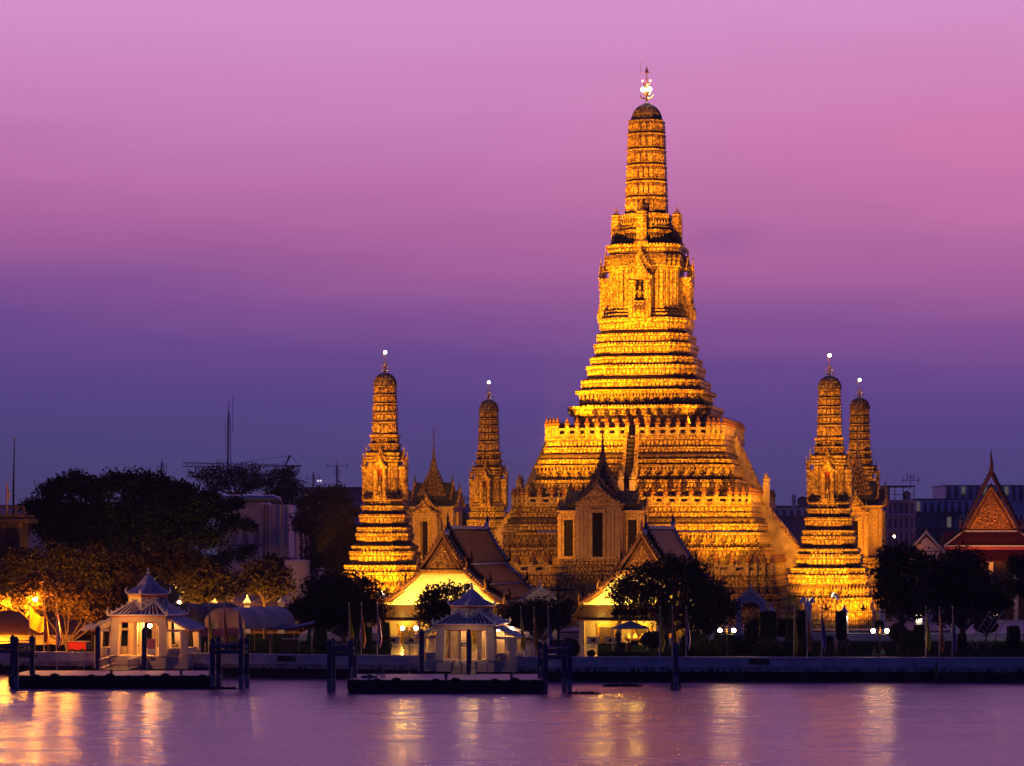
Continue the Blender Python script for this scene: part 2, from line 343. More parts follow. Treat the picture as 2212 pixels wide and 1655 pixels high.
def statue(mount):
    m = MB()
    z = 0
    if mount == 'elephant':
        for s in (-.34, 0, .34):
            m.ball(s, -.45, 1.15, .24, 6); m.tube([(s, -.6, 1.1), (s * 1.1, -.72, .6), (s * 1.1, -.70, .05)], [.15, .11, .07], 6)
            m.tube([(s + .1, -.6, .95), (s + .16, -.85, .8)], [.04, .015], 4); m.tube([(s - .1, -.6, .95), (s - .16, -.85, .8)], [.04, .015], 4)
        m.cb(0, -.25, .1, 1.0, .5, 1.3); z = 1.45
        m.cb(0, -.35, 1.4, 1.1, .6, .12)
    else:
        m.ball(0, -.28, .95, .26, 6, 1.2); m.tube([(0, -.36, 1.05), (0, -.5, 1.35), (0, -.66, 1.25)], [.16, .12, .08], 6)
        for s in (-.13, .13): m.tube([(s, -.38, .9), (s, -.45, .45), (s, -.42, 0)], [.10, .06, .05], 5)
        z = 1.05
    m.lathe([(.2, 0), (.17, .35), (.22, .55), (.15, .72), (.24, 1.0), (.1, 1.08)], 0, -.12, z, 8)
    for s in (-.09, .09): m.tube([(s, -.12, z + .2), (s * 1.3, -.16, z - .15)], [.1, .07], 5)
    m.ball(0, -.14, z + 1.18, .12, 6); m.lathe([(.11, 1.26), (.07, 1.4), (.03, 1.55), (.01, 1.75)], 0, -.13, z, 6)
    m.tube([(-.22, -.12, z + .98), (-.36, -.25, z + .7), (-.28, -.4, z + 1.0)], [.07, .06, .05], 5)
    m.tube([(.22, -.12, z + .98), (.36, -.25, z + .7), (.24, -.4, z + .8)], [.07, .06, .05], 5)
    return m
def finial(m, h, w):
    m.tube([(0, 0, 0), (0, 0, h)], [.10 * w, .03 * w], 6)
    for k, (zz, ww) in enumerate(((.12, 1.0), (.30, .75), (.46, .5))):
        for a in range(4):
            ca, sa = math.cos(a * math.pi / 2 + k * .4), math.sin(a * math.pi / 2 + k * .4)
            pts = [(ca * r * w * ww, sa * r * w * ww, h * (zz + dz)) for r, dz in ((0, 0), (.35, -.02), (.55, .03), (.62, .16))]
            m.tube(pts, [.09 * w, .08 * w, .06 * w, .01], 4)
    m.lathe([(.16 * w, 0), (.10 * w, .06 * h)], n=8)
# ---------------- central tower
C = thing('temple_tower', 'tallest golden floodlit temple tower, its terraces ringed by urn-topped parapets', 'temple tower', (AX, AY, GZ), TH)
def zc(y, s=15.43): return CH + (HZ - y) / s - GZ
P4, P3, P5 = plan(4, .085), plan(3, .05), plan(4, .115)
m = MB()
# ledges from the tower body down to the upper terrace:  y_top, y_bottom, half-width in px
led = [(696, 718, 103), (728, 743, 107.5), (749, 769, 113), (778, 791, 121), (797, 817, 128.7), (828, 843, 140)]
px = [(l[2] / 15.43 / 1.09) for l in led]
for i, (yt, yb, h) in enumerate(led):
    r = h / 15.43 / 1.09; band(m, P4, r, zc(yt), zc(yb), r - (.32 if i % 2 == 0 else .12))
    nxt = (led + [(848, 0, 151.7)])[i + 1]; rn = nxt[2] / 15.43 / 1.09
    slope(m, P4, r - .5, zc(yb), rn - .05, zc(nxt[0]))
r6 = 151.7 / 15.43 / 1.09; r7 = 167.8 / 15.43 / 1.09
band(m, P4, r6, zc(848), zc(856), r6 - .05, 1)
m.c = 2; m.ring([(r6 - .9, zc(883)), (r6 - .75, zc(856))], P4); m.c = 0
slope(m, P4, r6 - .5, zc(880), r7, zc(884))
band(m, P4, r7, zc(884), zc(903), r7 - .4)
m.ring([(r7 - .9, zc(948)), (r7 - .9, zc(903))], P4)
m.build('stepped_base', T3, C)
m = MB()                                            # arcade of small niches behind the upper parapet
for x, y, a, c, s in walk(P4, r7 - .9, 1.55, .8):
    for q in (-.42, .42): m.cb(x + q * c * math.cos(a), y + q * c * math.sin(a), zc(948), .34, .3, 2.6, a)
    m.cb(x, y, zc(912), c, .3, .35, a)
m.build('niche_arcade', M['white'], C)
def fig_row(pl, r, z, sc, step, parent, thingname='guardian_figure', minlen=.4, flip=True):
    rest = MB(); g = guardian()
    for x, y, a, c, s in walk(pl, r, step, minlen):
        if s in 'FR': link(thingname, GUARD, parent, (x, y, z), a, sc)
        else: rest.put(g, (x, y, z), a, sc)
    o = rest.build('guardian_figure', M['figure'], parent); o['kind'] = 'stuff'
fig_row(P4, r6 - .7, zc(881), 1.12, 1.35, C)
# body with four niches
m = MB(); rb = 78 / 15.43 / 1.07
PB = plan(3, .11)
m.c = 0
for ra_, ya, yb in ((5.95, 697, 690), (5.55, 689, 682), (5.15, 681, 674)): m.ring([(ra_ - .15, zc(ya)), (ra_, zc(ya - 1)), (ra_, zc(yb + 1)), (ra_ - .15, zc(yb))], P4); dentils(m, P4, ra_, zc(ya - 1.5), .25, .5, .6, .07)
m.c = 2
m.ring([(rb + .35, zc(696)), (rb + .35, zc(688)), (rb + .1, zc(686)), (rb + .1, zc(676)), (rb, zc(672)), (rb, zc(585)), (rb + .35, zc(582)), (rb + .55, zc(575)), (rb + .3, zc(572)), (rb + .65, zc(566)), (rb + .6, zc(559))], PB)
m.c = 0
for x, y, a, c, s in walk(PB, rb, .72): m.cb(x, y, zc(672), c * .62, .2, zc(588) - zc(672), a); m.cb(x, y, zc(672), c * .9, .3, .4, a); m.cb(x, y, zc(590), c * .9, .3, .35, a)
for yy in (583, 575, 567, 560): m.ring([(rb + .3, zc(yy)), (rb + .5, zc(yy - 1)), (rb + .5, zc(yy - 3)), (rb + .3, zc(yy - 4))], PB)
m.build('tower_body', T3, C)
mf = MB(); rc = 87.2 / 15.43 / 1.09
band(mf, P4, rc, zc(536), zc(552), rc - .5)
mf.ring([(rc - .6, zc(562)), (rc - .45, zc(552))], P4)
mf.build('cornice', T3, C)
rA, rB = 54 / 15.43 / 1.075, 59 / 15.43 / 1.075
m = MB(); m.c = 2; m.ring([(rB + .9, zc(536)), (rB + .5, zc(533)), (rB - .35, zc(532)), (rB - .35, zc(511)), (rB, zc(508)), (rB + .1, zc(502)), (rA - .3, zc(500)), (rA - .3, zc(479)), (rA, zc(476)), (rA, zc(466)), (rA - .4, zc(464))], P5)
m.c = 0; dentils(m, P5, rB + .05, zc(508), .45, .5, .7, .12); dentils(m, P5, rA, zc(475), .6, .5, .7, .12)
m.build('figure_drum', C3, C)
for (r_, y_) in ((rB - .3, 531), (rA - .2, 500)):
    rest = MB(); g = guardian()
    for x, y, a, c, s in walk(P5, r_, 1.15, .35):
        if s in 'FR': link('guardian_figure', GUARD, C, (x, y, zc(y_)), a, .95)
        else: rest.put(g, (x, y, zc(y_)), a, .95)
    o = rest.build('guardian_figure', M['figure'], C); o['kind'] = 'stuff'
# corncob spire
tiers = [(261, 287, 39.5, 41.5), (289, 321, 41.5, 42.7), (323, 355, 42.7, 43.8), (357, 390, 43.8, 45.6), (392, 425, 45.2, 46.8), (427, 463, 46.4, 47.6)]
def cob(m, tiers, sc, zf, pl, step, ex=1.075):
    for yt, yb, ht, hb in tiers:
        m.c = 2
        a, b = ht / sc / ex, hb / sc / ex; zt, zb = zf(yt), zf(yb); d = zt - zb
        m.ring([(b - .28, zb - .02), (b - .05, zb), (b, zb + .07 * d), (b - .16, zb + .10 * d), (a - .16, zt - .22 * d), (a, zt - .20 * d), (a + .05, zt - .08 * d), (a - .12, zt)], pl)
        m.c = 0; m.ring([(a - .2, zt - .20 * d), (a + .04, zt - .19 * d), (a + .06, zt - .09 * d), (a - .2, zt - .06 * d)], pl)
        for x, y, an, c, s in walk(pl, (a + b) / 2 - .12, step):
            m.cb(x, y, zb + .06 * d, c * .70, .26, .55 * d, an); m.cb(x, y, zb + .61 * d, c * .40, .22, .14 * d, an, .5)
        dentils(m, pl, a, zt - .19 * d, .10 * d, .4, .5, .06)
m = MB(); cob(m, tiers, 15.43, zc, P5, .78); m.build('spire', C3, C)
m = MB(); dome = [(32.5, 260), (31.5, 256), (29, 248), (25, 240), (19.5, 233), (12, 228), (5, 225.5), (1.5, 224)]
m.ring([(39 / 15.43 / 1.075, zc(262))] + [(h / 15.43 / 1.05, zc(y)) for h, y in dome], P5)
for k in range(20):
    a = k * math.pi / 10; m.tube([(math.cos(a) * h / 15.43, math.sin(a) * h / 15.43, zc(y)) for h, y in dome[:-1]], [.16, .16, .15, .13, .1, .08, .05], 4)
m.build('domed_cap', M['cap'], C)
m = MB(); m.lathe([(.5, 0), (.42, .3), (.2, .5), (.1, .7)], z=zc(228), n=12); m.build('cap_plate', mat('pale_metal_cap', (.6, .55, .5), .4, metal=.5), C)
fo = MB(); z0 = zc(224)
fo.tube([(0, 0, z0), (0, 0, zc(176)), (0, 0, zc(140))], [.14, .10, .02], 6)
for k, (y_, w_) in enumerate(((212, .95), (204, .6), (192, .55), (184, .42))):
    for a in range(4):
        an = a * math.pi / 2 + (R(12) if k == 0 else .6 * k); ca, sa = math.cos(an), math.sin(an)
        fo.tube([(0, 0, zc(y_)), (ca * .5 * w_, sa * .5 * w_, zc(y_ + 1)), (ca * .9 * w_, sa * .9 * w_, zc(y_ - 3)), (ca * w_, sa * w_, zc(y_ - 11))], [.13, .12, .1, .02], 5)
fo.lathe([(.42, 0), (.3, .1), (.16, .45), (.05, .8), (.02, 1.1)], z=zc(157), n=10)
fo.tube([(-.9, 0, zc(160)), (-.9, 0, zc(134))], .025, 4); fo.tube([(-.9, 0, zc(158)), (0, 0, zc(156))], .025, 4)
FN = fo.build('finial', M['gilt'], C)
for s in (-1, 1):
    m = MB(); m.ball(0, 0, 0, .34, 8); m.build('beacon_lamp', M['lampx'], FN, (s * .45, -.35, zc(194)))
    m = MB(); m.ball(0, 0, 0, .17, 6); m.build('red_lamp', M['lampr'], FN, (s * .55, -.2, zc(175)))
# niches on the four faces
def niche(name, parent, k, rf, z0, z1, w, mount, ssc, pm, redback=None):
    """portico against a tower face: pilasters, double pediment, dark recess, statue on its mount"""
    q = MB(); hh = z1 - z0
    q.box(-w, -w * .38, -rf - 1.0 * ssc, -rf + .3, z0, z0 + hh * .62); q.box(w * .38, w, -rf - 1.0 * ssc, -rf + .3, z0, z0 + hh * .62)
    q.box(-w * 1.12, w * 1.12, -rf - 1.12 * ssc, -rf + .3, z0 + hh * .62, z0 + hh * .68)
    q.box(-w * 1.15, w * 1.15, -rf - 1.1 * ssc, -rf + .3, z0 - .5 * ssc, z0)
    for s in (-1, 1):
        q.box(s * w * .72 - .12, s * w * .72 + .12, -rf - 1.12 * ssc, -rf - .9 * ssc, z0, z0 + hh * .62)
        q.box(s * w * .7 - w * .26, s * w * .7 + w * .26, -rf - 1.16 * ssc, -rf - .85 * ssc, z0 + hh * .50, z0 + hh * .54)
        q.box(s * w * .7 - w * .28, s * w * .7 + w * .28, -rf - 1.2 * ssc, -rf - .85 * ssc, z0 + hh * .56, z0 + hh * .60)
    gable(q, w * .85, hh * .22, -rf - 1.15 * ssc, -rf - .7 * ssc, z0 + hh * .68)
    gable(q, w * 1.05, hh * .24, -rf - .68 * ssc, -rf + .2, z0 + hh * .80)
    o = q.build(name, pm, parent, rz=k * math.pi / 2)
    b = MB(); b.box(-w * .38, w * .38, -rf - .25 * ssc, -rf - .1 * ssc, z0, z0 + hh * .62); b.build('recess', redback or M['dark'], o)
    link('statue', STAT[mount], o, (0, -rf - .62 * ssc, z0), 0, ssc)
    return o
STAT = {k: statue(k).mesh('statue', M['figure'], True) for k in ('elephant', 'horse')}
for k in range(4): niche('niche', C, k, rb, zc(694), zc(560), 1.55, 'elephant', 1.55, M['tower'])
# four little turrets on the shoulders
for k in range(4):
    a = k * math.pi / 2; q = MB(); r_ = 4.3; X, Y_ = r_ * math.sin(a), -r_ * math.cos(a)
    pl = plan(3, .12)
    q.ring([(.95, zc(536)), (1.0, zc(530)), (.8, zc(526)), (.68, zc(524)), (.68, zc(500)), (.66, zc(478)), (.58, zc(468)), (.42, zc(461)), (.15, zc(457.5))], pl)
    for yy in range(466, 524, 6): q.ring([(.66, zc(yy)), (.72, zc(yy - 1)), (.66, zc(yy - 2))], pl)
    qq = MB(); finial(qq, 1.1, .5); q.put(qq, (0, 0, zc(458)))
    q.build('corner_turret', M['cob'], C, (X, Y_, 0))
# ---------------- terraces with parapets
def parapet(parent, pl, r, z0, h, step, name='parapet', urns=True, gap=1.1):
    pts = walk(pl, r, step, .5); posts = set()
    for side, half in [(s_, h_) for s_ in 'FRLB' for h_ in (0, 1)]:
        m = MB(); urn_at = []
        for x, y, a, c, s in pts:
            if s != side or ((x if s in 'FB' else y) > 0) != bool(half): continue
            ca, sa = math.cos(a), math.sin(a)
            def B(u, z, w, d, hh): m.cb(x + u * ca, y + u * sa, z, w, d, hh, a)
            if abs(x if s in 'FB' else y) >= gap:
                B(0, z0, c * 1.04 + .2, .26, h * .22); B(0, z0 + h * .80, c * 1.04, .3, h * .14)
                for q in (-1, 1): B(q * c * .34, z0 + h * .2, c * .22, .2, h * .62)
                B(0, z0 + h * .2, c * .45, .2, h * .12); B(0, z0 + h * .68, c * .45, .2, h * .14)
            for q in (-.5, .5):
                key = (round((x + q * c * ca) * 2), round((y + q * c * sa) * 2))
                if key in posts: continue
                posts.add(key); X, Y = x + q * c * ca, y + q * c * sa
                m.cb(X, Y, z0 - .1, .42, .42, h * 1.12 + .1, a); m.cb(X, Y, z0 + h * 1.1, .52, .52, .1, a)
                urn_at.append((X, Y, z0 + h * 1.12 + .08))
        o = m.build(name, M['white'], parent)
        if side in 'FR':
            for p in urn_at: link('urn', URNM, o, p, 0, 1.35)
        else:
            rest = MB(); [rest.put(URN, p, 0, 1.35) for p in urn_at]; q = rest.build('urn', M['urn'], o, smooth=True); q['kind'] = 'stuff'
link_later = []
def bands(m, pl, lst):
    for i, (r, zt, zb, rb_) in enumerate(lst):
        if i == 2:
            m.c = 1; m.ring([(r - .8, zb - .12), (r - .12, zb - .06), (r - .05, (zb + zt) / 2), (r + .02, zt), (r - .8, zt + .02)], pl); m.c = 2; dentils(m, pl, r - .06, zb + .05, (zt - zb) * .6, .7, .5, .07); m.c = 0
        else: band(m, pl, r, zt, zb, rb_)
        if i + 1 < len(lst): slope(m, pl, rb_ - .2, zb, lst[i + 1][0], lst[i + 1][1], 2)
S2 = 15.65
def zt(y): return CH + (HZ - y) / S2 - GZ
m = MB(); ru = 12.3
m.ring([(ru - .1, zt(948)), (ru + .1, zt(946)), (ru - .2, zt(944.5))], P3)
bands(m, P3, [(ru + .12, zt(948), zt(968), ru - .25), (ru + .25, zt(970), zt(981), ru + .1), (ru + .65, zt(986), zt(993), ru + .55), (ru + 1.0, zt(996), zt(1004), ru + .85)])
band(m, P3, ru + 1.3, zt(1007), zt(1012), ru + 1.25, 1)
m.c = 2; m.ring([(ru + .7, zt(1040)), (ru + .8, zt(1012))], P3); m.c = 0
band(m, P3, ru + 2.05, zt(1041), zt(1058), ru + 1.7)
m.ring([(ru + 1.4, zt(1092)), (ru + 1.4, zt(1058))], P3)
UT = m.build('upper_terrace', T3, C)
m = MB()
for x, y, a, c, s in walk(P3, ru + 1.4, 1.7, .8):
    for q in (-.42, .42): m.cb(x + q * c * math.cos(a), y + q * c * math.sin(a), zt(1092), .4, .3, 1.9, a)
m.build('niche_arcade', M['white'], C)
parapet(C, P3, ru - .1, zt(947), 1.3, 1.4, 'parapet')
fig_row(P3, ru + .95, zt(1037), 1.15, 1.5, C)
m = MB(); rl = 16.3
m.ring([(rl - .1, zt(1093)), (rl + .1, zt(1091)), (rl - .2, zt(1089.5))], P3)
bands(m, P3, [(rl + .12, zt(1092), zt(1108), rl - .2), (rl + .25, zt(1110), zt(1118), rl + .1), (rl + .6, zt(1122), zt(1130), rl + .45), (rl + 1.0, zt(1134), zt(1146), rl + .85)])
band(m, P3, rl + 1.3, zt(1150), zt(1156), rl + 1.25, 1)
m.c = 2; m.ring([(rl + .7, zt(1183)), (rl + .8, zt(1156))], P3); m.c = 0
band(m, P3, rl + 1.95, zt(1184), zt(1201), rl + 1.6)
m.ring([(rl + 1.3, zt(1240)), (rl + 1.3, zt(1201))], P3)
m.build('lower_terrace', T3, C)
m = MB()
for x, y, a, c, s in walk(P3, rl + 1.3, 1.9, .8):
    for q in (-.42, .42): m.cb(x + q * c * math.cos(a), y + q * c * math.sin(a), zt(1240), .45, .3, 2.4, a)
m.build('niche_arcade', M['white'], C)
parapet(C, P3, rl - .1, zt(1092), 1.1, 1.7, 'parapet')
fig_row(P3, rl + .95, zt(1181), 1.15, 1.65, C)
m = MB(); r0 = 19.6
bands(m, P3, [(r0 + .1, zt(1236), zt(1252), r0 - .2), (r0 + .1, zt(1254), zt(1264), r0), (r0 + .3, zt(1267), zt(1276), r0 + .2), (r0 + .7, zt(1280), zt(1290), r0 + .5), (r0 + .9, zt(1296), zt(1310), r0 + .7)])
m.ring([(r0 + 1.2, 0), (r0 + 1.2, zt(1312)), (r0 + .5, zt(1310))], P3)
m.build('ground_terrace', T3, C)
parapet(C, P3, r0 - .1, zt(1236), 1.2, 2.1, 'parapet')
# staircases on the four sides, upper and lower flight
def stair(parent, k, ra, za, rb_, zb, w):
    q = MB(); n = 14
    for i in range(n):
        u, v = i / n, (i + 1) / n
        q.box(-w, w, -(ra + (rb_ - ra) * v), -ra + 1.7, za + (zb - za) * v - .1, za + (zb - za) * u - .12 * (i > 0))
    o = q.build('staircase', M['step'], parent, rz=k * math.pi / 2)
    for s in (-1, 1):
        q = MB(); x0, x1 = sorted((s * w, s * (w + .3)))
        q.pyz([(-ra + 2.2, zb - 1.2), (-ra + 2.2, za + .4), (-ra, za + .4), (-rb_, zb + .4), (-rb_, zb - 1.2)], x0, x1)
        q.c = 1; x0, x1 = sorted((s * (w - .05), s * (w + .36)))
        q.pyz([(-ra, za + .4), (-ra, za + .8), (-rb_, zb + .8), (-rb_, zb + .4)], x0, x1)
        q.build('balustrade', [M['stucco'], M['tower']], o)
    for s in (-1, 1):
        q = MB(); q.box(s * (w + .15) - .35, s * (w + .15) + .35, -rb_ - .75, -rb_ - .05, zb - 1.2, zb + 2.2)
        q.c = 1; q.put(URN, (s * (w + .15), -rb_ - .4, zb + 2.2), 0, 1.5); q.build('newel_post', [M['stucco'], M['urn']], o)
for k in range(4):
    e_ = 1.3 if k == 3 else 0
    stair(C, k, ru + .4 + e_, zt(952), 16.4 + e_, zt(1075), .62)
    stair(C, k, rl + .2 + e_ * 1.3, zt(1096), 22.3 + e_ * 1.3, zt(1208), 1.5)
# ---------------- satellite towers
def satellite():
    root = thing('corner_tower', 'x', 'temple tower', group='four slender towers round the tallest one')
    S = 16.95; ex = 1.055
    def z(y): return CH + (HZ - y) / S - GZ
    pl = plan(5, .085); pc = plan(4, .12); base = MB()
    L_ = [(1086, 1098, 45), (1100, 1111, 48.5), (1120, 1137, 53), (1147, 1158, 58), (1160, 1176, 60), (1187, 1198, 68), (1200, 1221, 73), (1228, 1240, 84), (1243, 1260, 89)]
    for i, (yt, yb, h) in enumerate(L_):
        r = h / S / ex; band(base, pl, r, z(yt), z(yb), r - .22, 2)
        if i < len(L_) - 1: slope(base, pl, r - .45, z(yb), L_[i + 1][2] / S / ex - .05, z(L_[i + 1][0]))
    r = 96 / S / ex
    base.c = 2; base.ring([(r - .7, z(1291)), (r - .6, z(1260))], pl); base.c = 0
    band(base, pl, r + .2, z(1291), z(1302), r); base.ring([(r + .3, 0), (r + .3, z(1318)), (r, z(1316)), (r, z(1302))], pl)
    base.build('stepped_base', T3, root)
    for x, y, a, c, s in walk(pl, r - .55, 1.2, .35): 
        if s in 'FRL': link('guardian_figure', GUARD, root, (x, y, z(1290)), a, 1.0)
    body = MB(); rb = 33.5 / S / ex; PBs = plan(3, .11)
    for q_, ya, yb in ((2.45, 1087, 1082), (2.25, 1081, 1076)): body.ring([(q_ - .1, z(ya)), (q_, z(ya - 1)), (q_, z(yb + 1)), (q_ - .1, z(yb))], pl)
    body.c = 2
    body.ring([(rb + .25, z(1086)), (rb + .25, z(1080)), (rb, z(1074)), (rb, z(1006)), (rb + .15, z(1003)), (rb + .3, z(996)), (rb + .15, z(993)), (rb + .35, z(985)), (rb + .1, z(983))], PBs)
    body.c = 0
    for x, y, a, c, s in walk(PBs, rb, .46): body.cb(x, y, z(1074), c * .62, .14, z(1008) - z(1074), a)
    for yy in (1004, 998, 990): body.ring([(rb + .1, z(yy)), (rb + .3, z(yy - 1)), (rb + .3, z(yy - 3)), (rb + .1, z(yy - 4))], PBs)
    body.build('tower_body', T3, root)
    for k in range(4): niche('niche', root, k, rb - .1, z(1078), z(985), .80, 'horse', .95, M['tower'], M['redback'])
    d = MB(); d.c = 2; ra_, rb2 = 31 / S / ex, 33.5 / S / ex
    d.ring([(rb2 + .2, z(984)), (rb2, z(982)), (rb2 - .28, z(981)), (rb2 - .28, z(970)), (rb2, z(968)), (rb2, z(966)), (ra_ - .28, z(964)), (ra_ - .28, z(952)), (ra_, z(950)), (ra_, z(946)), (ra_ - .3, z(945))], pc)
    g = guardian(); d.c = 0; dentils(d, pc, rb2, z(969), .2, .35, .7); dentils(d, pc, ra_, z(951), .3, .35, .7)
    for rr, yy in ((rb2 - .2, 981), (ra_ - .2, 964)):
        for x, y, a, c, s in walk(pc, rr, .62, .2): d.put(g, (x, y, z(yy)), a, .55)
    d.build('figure_drum', C3, root)
    c_ = MB(); ts = [(841, 857, 24.2, 25), (858.5, 876, 25.2, 26), (877.5, 896, 26, 26.7), (897.5, 915, 26.7, 27.3), (916.5, 944, 27.3, 28)]
    cob(c_, ts, S, z, pc, .52, ex); c_.build('spire', C3, root)
    dm = MB(); dome = [(24.3, 841), (23.5, 834), (21, 826), (16.5, 819), (9.5, 814.5), (3, 812.5)]
    dm.ring([(h / S / ex, z(y)) for h, y in dome], pc)
    for k in range(16):
        a = k * math.pi / 8; dm.tube([(math.cos(a) * h / S, math.sin(a) * h / S, z(y)) for h, y in dome], [.12, .12, .1, .08, .06, .03], 4)
    dm.build('domed_cap', M['cap'], root)
    f = MB(); finial(f, 2.3, 1.0)
    f.tube([(0, 0, 1.3), (0, 0, 1.9), (-.28, 0, 2.15), (-.3, 0, 2.5), (0, 0, 2.72)], [.05, .05, .07, .07, .03], 5)
    fo = f.build('finial', M['gilt'], root, (0, 0, z(812)))
    b = MB(); b.ball(0, 0, 0, .22, 8); b.build('beacon_lamp', M['lampx'], fo, (0, 0, 2.62))
    return root
M['redback'] = mat('red_painted_recess', (.28, .05, .02), .8)
SAT = [(832, 364.4, 'slender corner tower nearest the left gabled hall, brightly lit golden'),
       (1792, 352.2, 'slender corner tower behind the iron fence, the nearer of the two on the right'),
       (1056, 421.8, 'dimmer corner tower left of the tall tower, behind the left gabled hall ridge'),
       (1857, 409.6, 'dimmer corner tower on the right, half hidden behind the nearer corner tower')]
sat = satellite()
for i, (px_, Y_, lab) in enumerate(SAT):
    o = sat if i == 0 else copy_tree(sat)
    o.location = (PX(px_, Y_), Y_, GZ); o.rotation_euler = (0, 0, TH); o.scale = ((1.035, 1, 1.015, 1.005)[i],) * 3; o["label"] = lab
# ---------------- spired pavilions (mondops) on the four axes
def mondop():
    root = thing('spired_shrine', 'x', 'shrine', group='spired shrines between the towers')
    z0, z1 = 8.6, 15.6                       # floor and wall top above local ground
    b = MB(); pl = plan(3, .09)
    b.ring([(6.8, 0), (6.8, 1.2), (6.4, 1.5), (6.4, 2.6)], pl)
    band(b, pl, 6.6, 6.9, 5.9, 6.3); b.ring([(5.7, 2.4), (5.7, 6.0)], pl); band(b, pl, 6.4, 7.7, 7.2, 6.2); band(b, pl, 6.1, z0, 7.9, 5.9)
    for x, y, a, c, s in walk(pl, 5.9, 1.2, .4): b.put(guardian(), (x, y, 3.2), a, 1.55)
    b.v = [(x, y * .66, z) for x, y, z in b.v]
    b.build('plinth', T3, root)
    arms = [(0, 2.75, 3.4, z1, .60), (2, 2.75, 3.4, z1, .60), (1, 1.6, 5.4, z1 - .9, .45), (3, 1.6, 5.4, z1 - .9, .45)]
    w = MB()
    for k, hw, le, zt_, ww in arms:
        q = MB(); wo = ww + .12
        for s in (-1, 1):
            q.box(min(s * wo, s * hw), max(s * wo, s * hw), -le, 0, z0, zt_)
            xx = wo + .3
            while xx < hw - .1: q.box(s * xx - .10, s * xx + .10, -le - .16, -le, z0 + .5, zt_ - .6); xx += .5
            q.box(s * (wo + .08) - .10, s * (wo + .08) + .10, -le - .30, -le + .1, z0 + .3, zt_ - .75)
            q.box(s * hw - .18, s * hw + .12, -le - .12, -le + .3, z0 + .3, zt_ - .4)
        q.box(-wo, wo, -le + .55, 0, z0, zt_); q.box(-wo, wo, -le, -le + .6, zt_ - 1.0, zt_)
        q.box(-wo - .25, wo + .25, -le - .34, -le + .1, zt_ - .95, zt_ - .65); q.box(-wo - .3, wo + .3, -le - .34, -le + .1, z0, z0 + .35)
        q.box(-hw - .3, hw + .3, -le - .3, .3, zt_, zt_ + .22); q.box(-hw - .18, hw + .18, -le - .18, -1, zt_ - .4, zt_ - .25); q.box(-hw - .2, hw + .2, -le - .2, -1, z0 - .05, z0 + .35)
        n = int(hw * 5)
        for i in range(n): u = -hw + .1 + i * (2 * hw - .2) / (n - 1); q.cb(u, -le - .15, zt_ + .22, .2, .16, .4, 0, .2)
        if k % 2:                                   # flank windows and pilasters of the long wings
            for s in (-1, 1):
                for yy in (-3.15, -3.5, -4.85, -5.2): q.box(s * hw - .12, s * hw + .16, yy - .09, yy + .09, z0 + .3, zt_ - .5)
                q.box(s * hw - .1, s * hw + .2, -5.0, -3.3, zt_ - 1.0, zt_ - .75); q.box(s * hw - .1, s * hw + .22, -5.0, -3.3, z0 + .1, z0 + .4)
        w.put(q, rz=k * math.pi / 2)
    w.build('wall', M['shrine'], root)
    for k, hw, le, zt_, ww in arms:
        q = MB(); q.box(-ww, ww, -le + .42, -le + .5, z0 + .35, zt_ - 1.0); wn = q.build('window', M['grille'], root, rz=k * math.pi / 2)
        q = MB(); f_ = ww + .22
        for s in (-1, 1): q.box(s * f_ - .14, s * f_ + .14, -le - .40, -le - .05, z0 + .2, zt_ - .85)
        q.box(-f_ - .2, f_ + .2, -le - .44, -le - .05, zt_ - .85, zt_ - .55); q.box(-f_ - .25, f_ + .25, -le - .46, -le - .05, z0 - .05, z0 + .25); q.build('window_frame', M['white'], wn)
        if k % 2:
            for s in (-1, 1):
                q = MB(); q.box(s * (hw + .035) - .02, s * (hw + .035) + .02, -4.75, -3.6, z0 + .4, zt_ - 1.0); wn = q.build('window', M['grille'], root, rz=k * math.pi / 2); q = MB()
                for yy in (-4.88, -3.47): q.box(s * (hw + .1) - .12, s * (hw + .1) + .12, yy - .11, yy + .11, z0 + .25, zt_ - .85)
                q.box(s * (hw + .1) - .14, s * (hw + .1) + .14, -5.05, -3.3, zt_ - .86, zt_ - .6); q.box(s * (hw + .1) - .14, s * (hw + .1) + .14, -5.05, -3.3, z0 + .05, z0 + .28); q.build('window_frame', M['white'], wn)
    for k, hw, le, zt_, ww in arms:
        q = MB()
        for h_, l_, zb, hh in ((hw + .15, le + .25, zt_ + .2, hw * .75 + .2), (hw * .8, le - .8, zt_ + 1.1, hw * .75 + .5)):
            pts = [(-h_, zb), (-h_ * .55, zb + hh * .34), (-.2, zb + hh * .88), (0, zb + hh), (.2, zb + hh * .88), (h_ * .55, zb + hh * .34), (h_, zb)]
            q.pxz(pts, -l_, -.3); q.tube([(0, -l_, zb + hh), (0, -l_ - .22, zb + hh + .4), (0, -l_ - .08, zb + hh + .8), (0, -l_ - .3, zb + hh + 1.4)], [.14, .12, .08, .01], 5)
            for s in (-1, 1): q.tube([(s * h_, -l_, zb), (s * (h_ + .25), -l_ - .1, zb + .25), (s * (h_ + .2), -l_ - .1, zb + .75)], [.12, .1, .01], 4)
        q.build('roof', M['greentile'], root, rz=k * math.pi / 2)
        q = MB(); hh = hw * .75 + .2; gable(q, hw - .1, hh * .82, -le - .42, -le - .26, zt_ + .25); gable(q, hw * .72, hh * .9, -le + .62, -le + .78, zt_ + 1.15)
        q.build('pediment', M['cob'], root, rz=k * math.pi / 2)
    sp = MB(); r, z = 2.0, z1 + 1.7
    for i in range(6):
        sp.ring([(r, z), (r + .12, z + .06), (r, z + .2), (r - .3, z + .34), (r - .34, z + .66)], pl)
        for x, y, a, c, s in walk(pl, r, .42): sp.cb(x, y, z + .12, .18, .18, .5, a, .1)
        z += .64; r -= .27
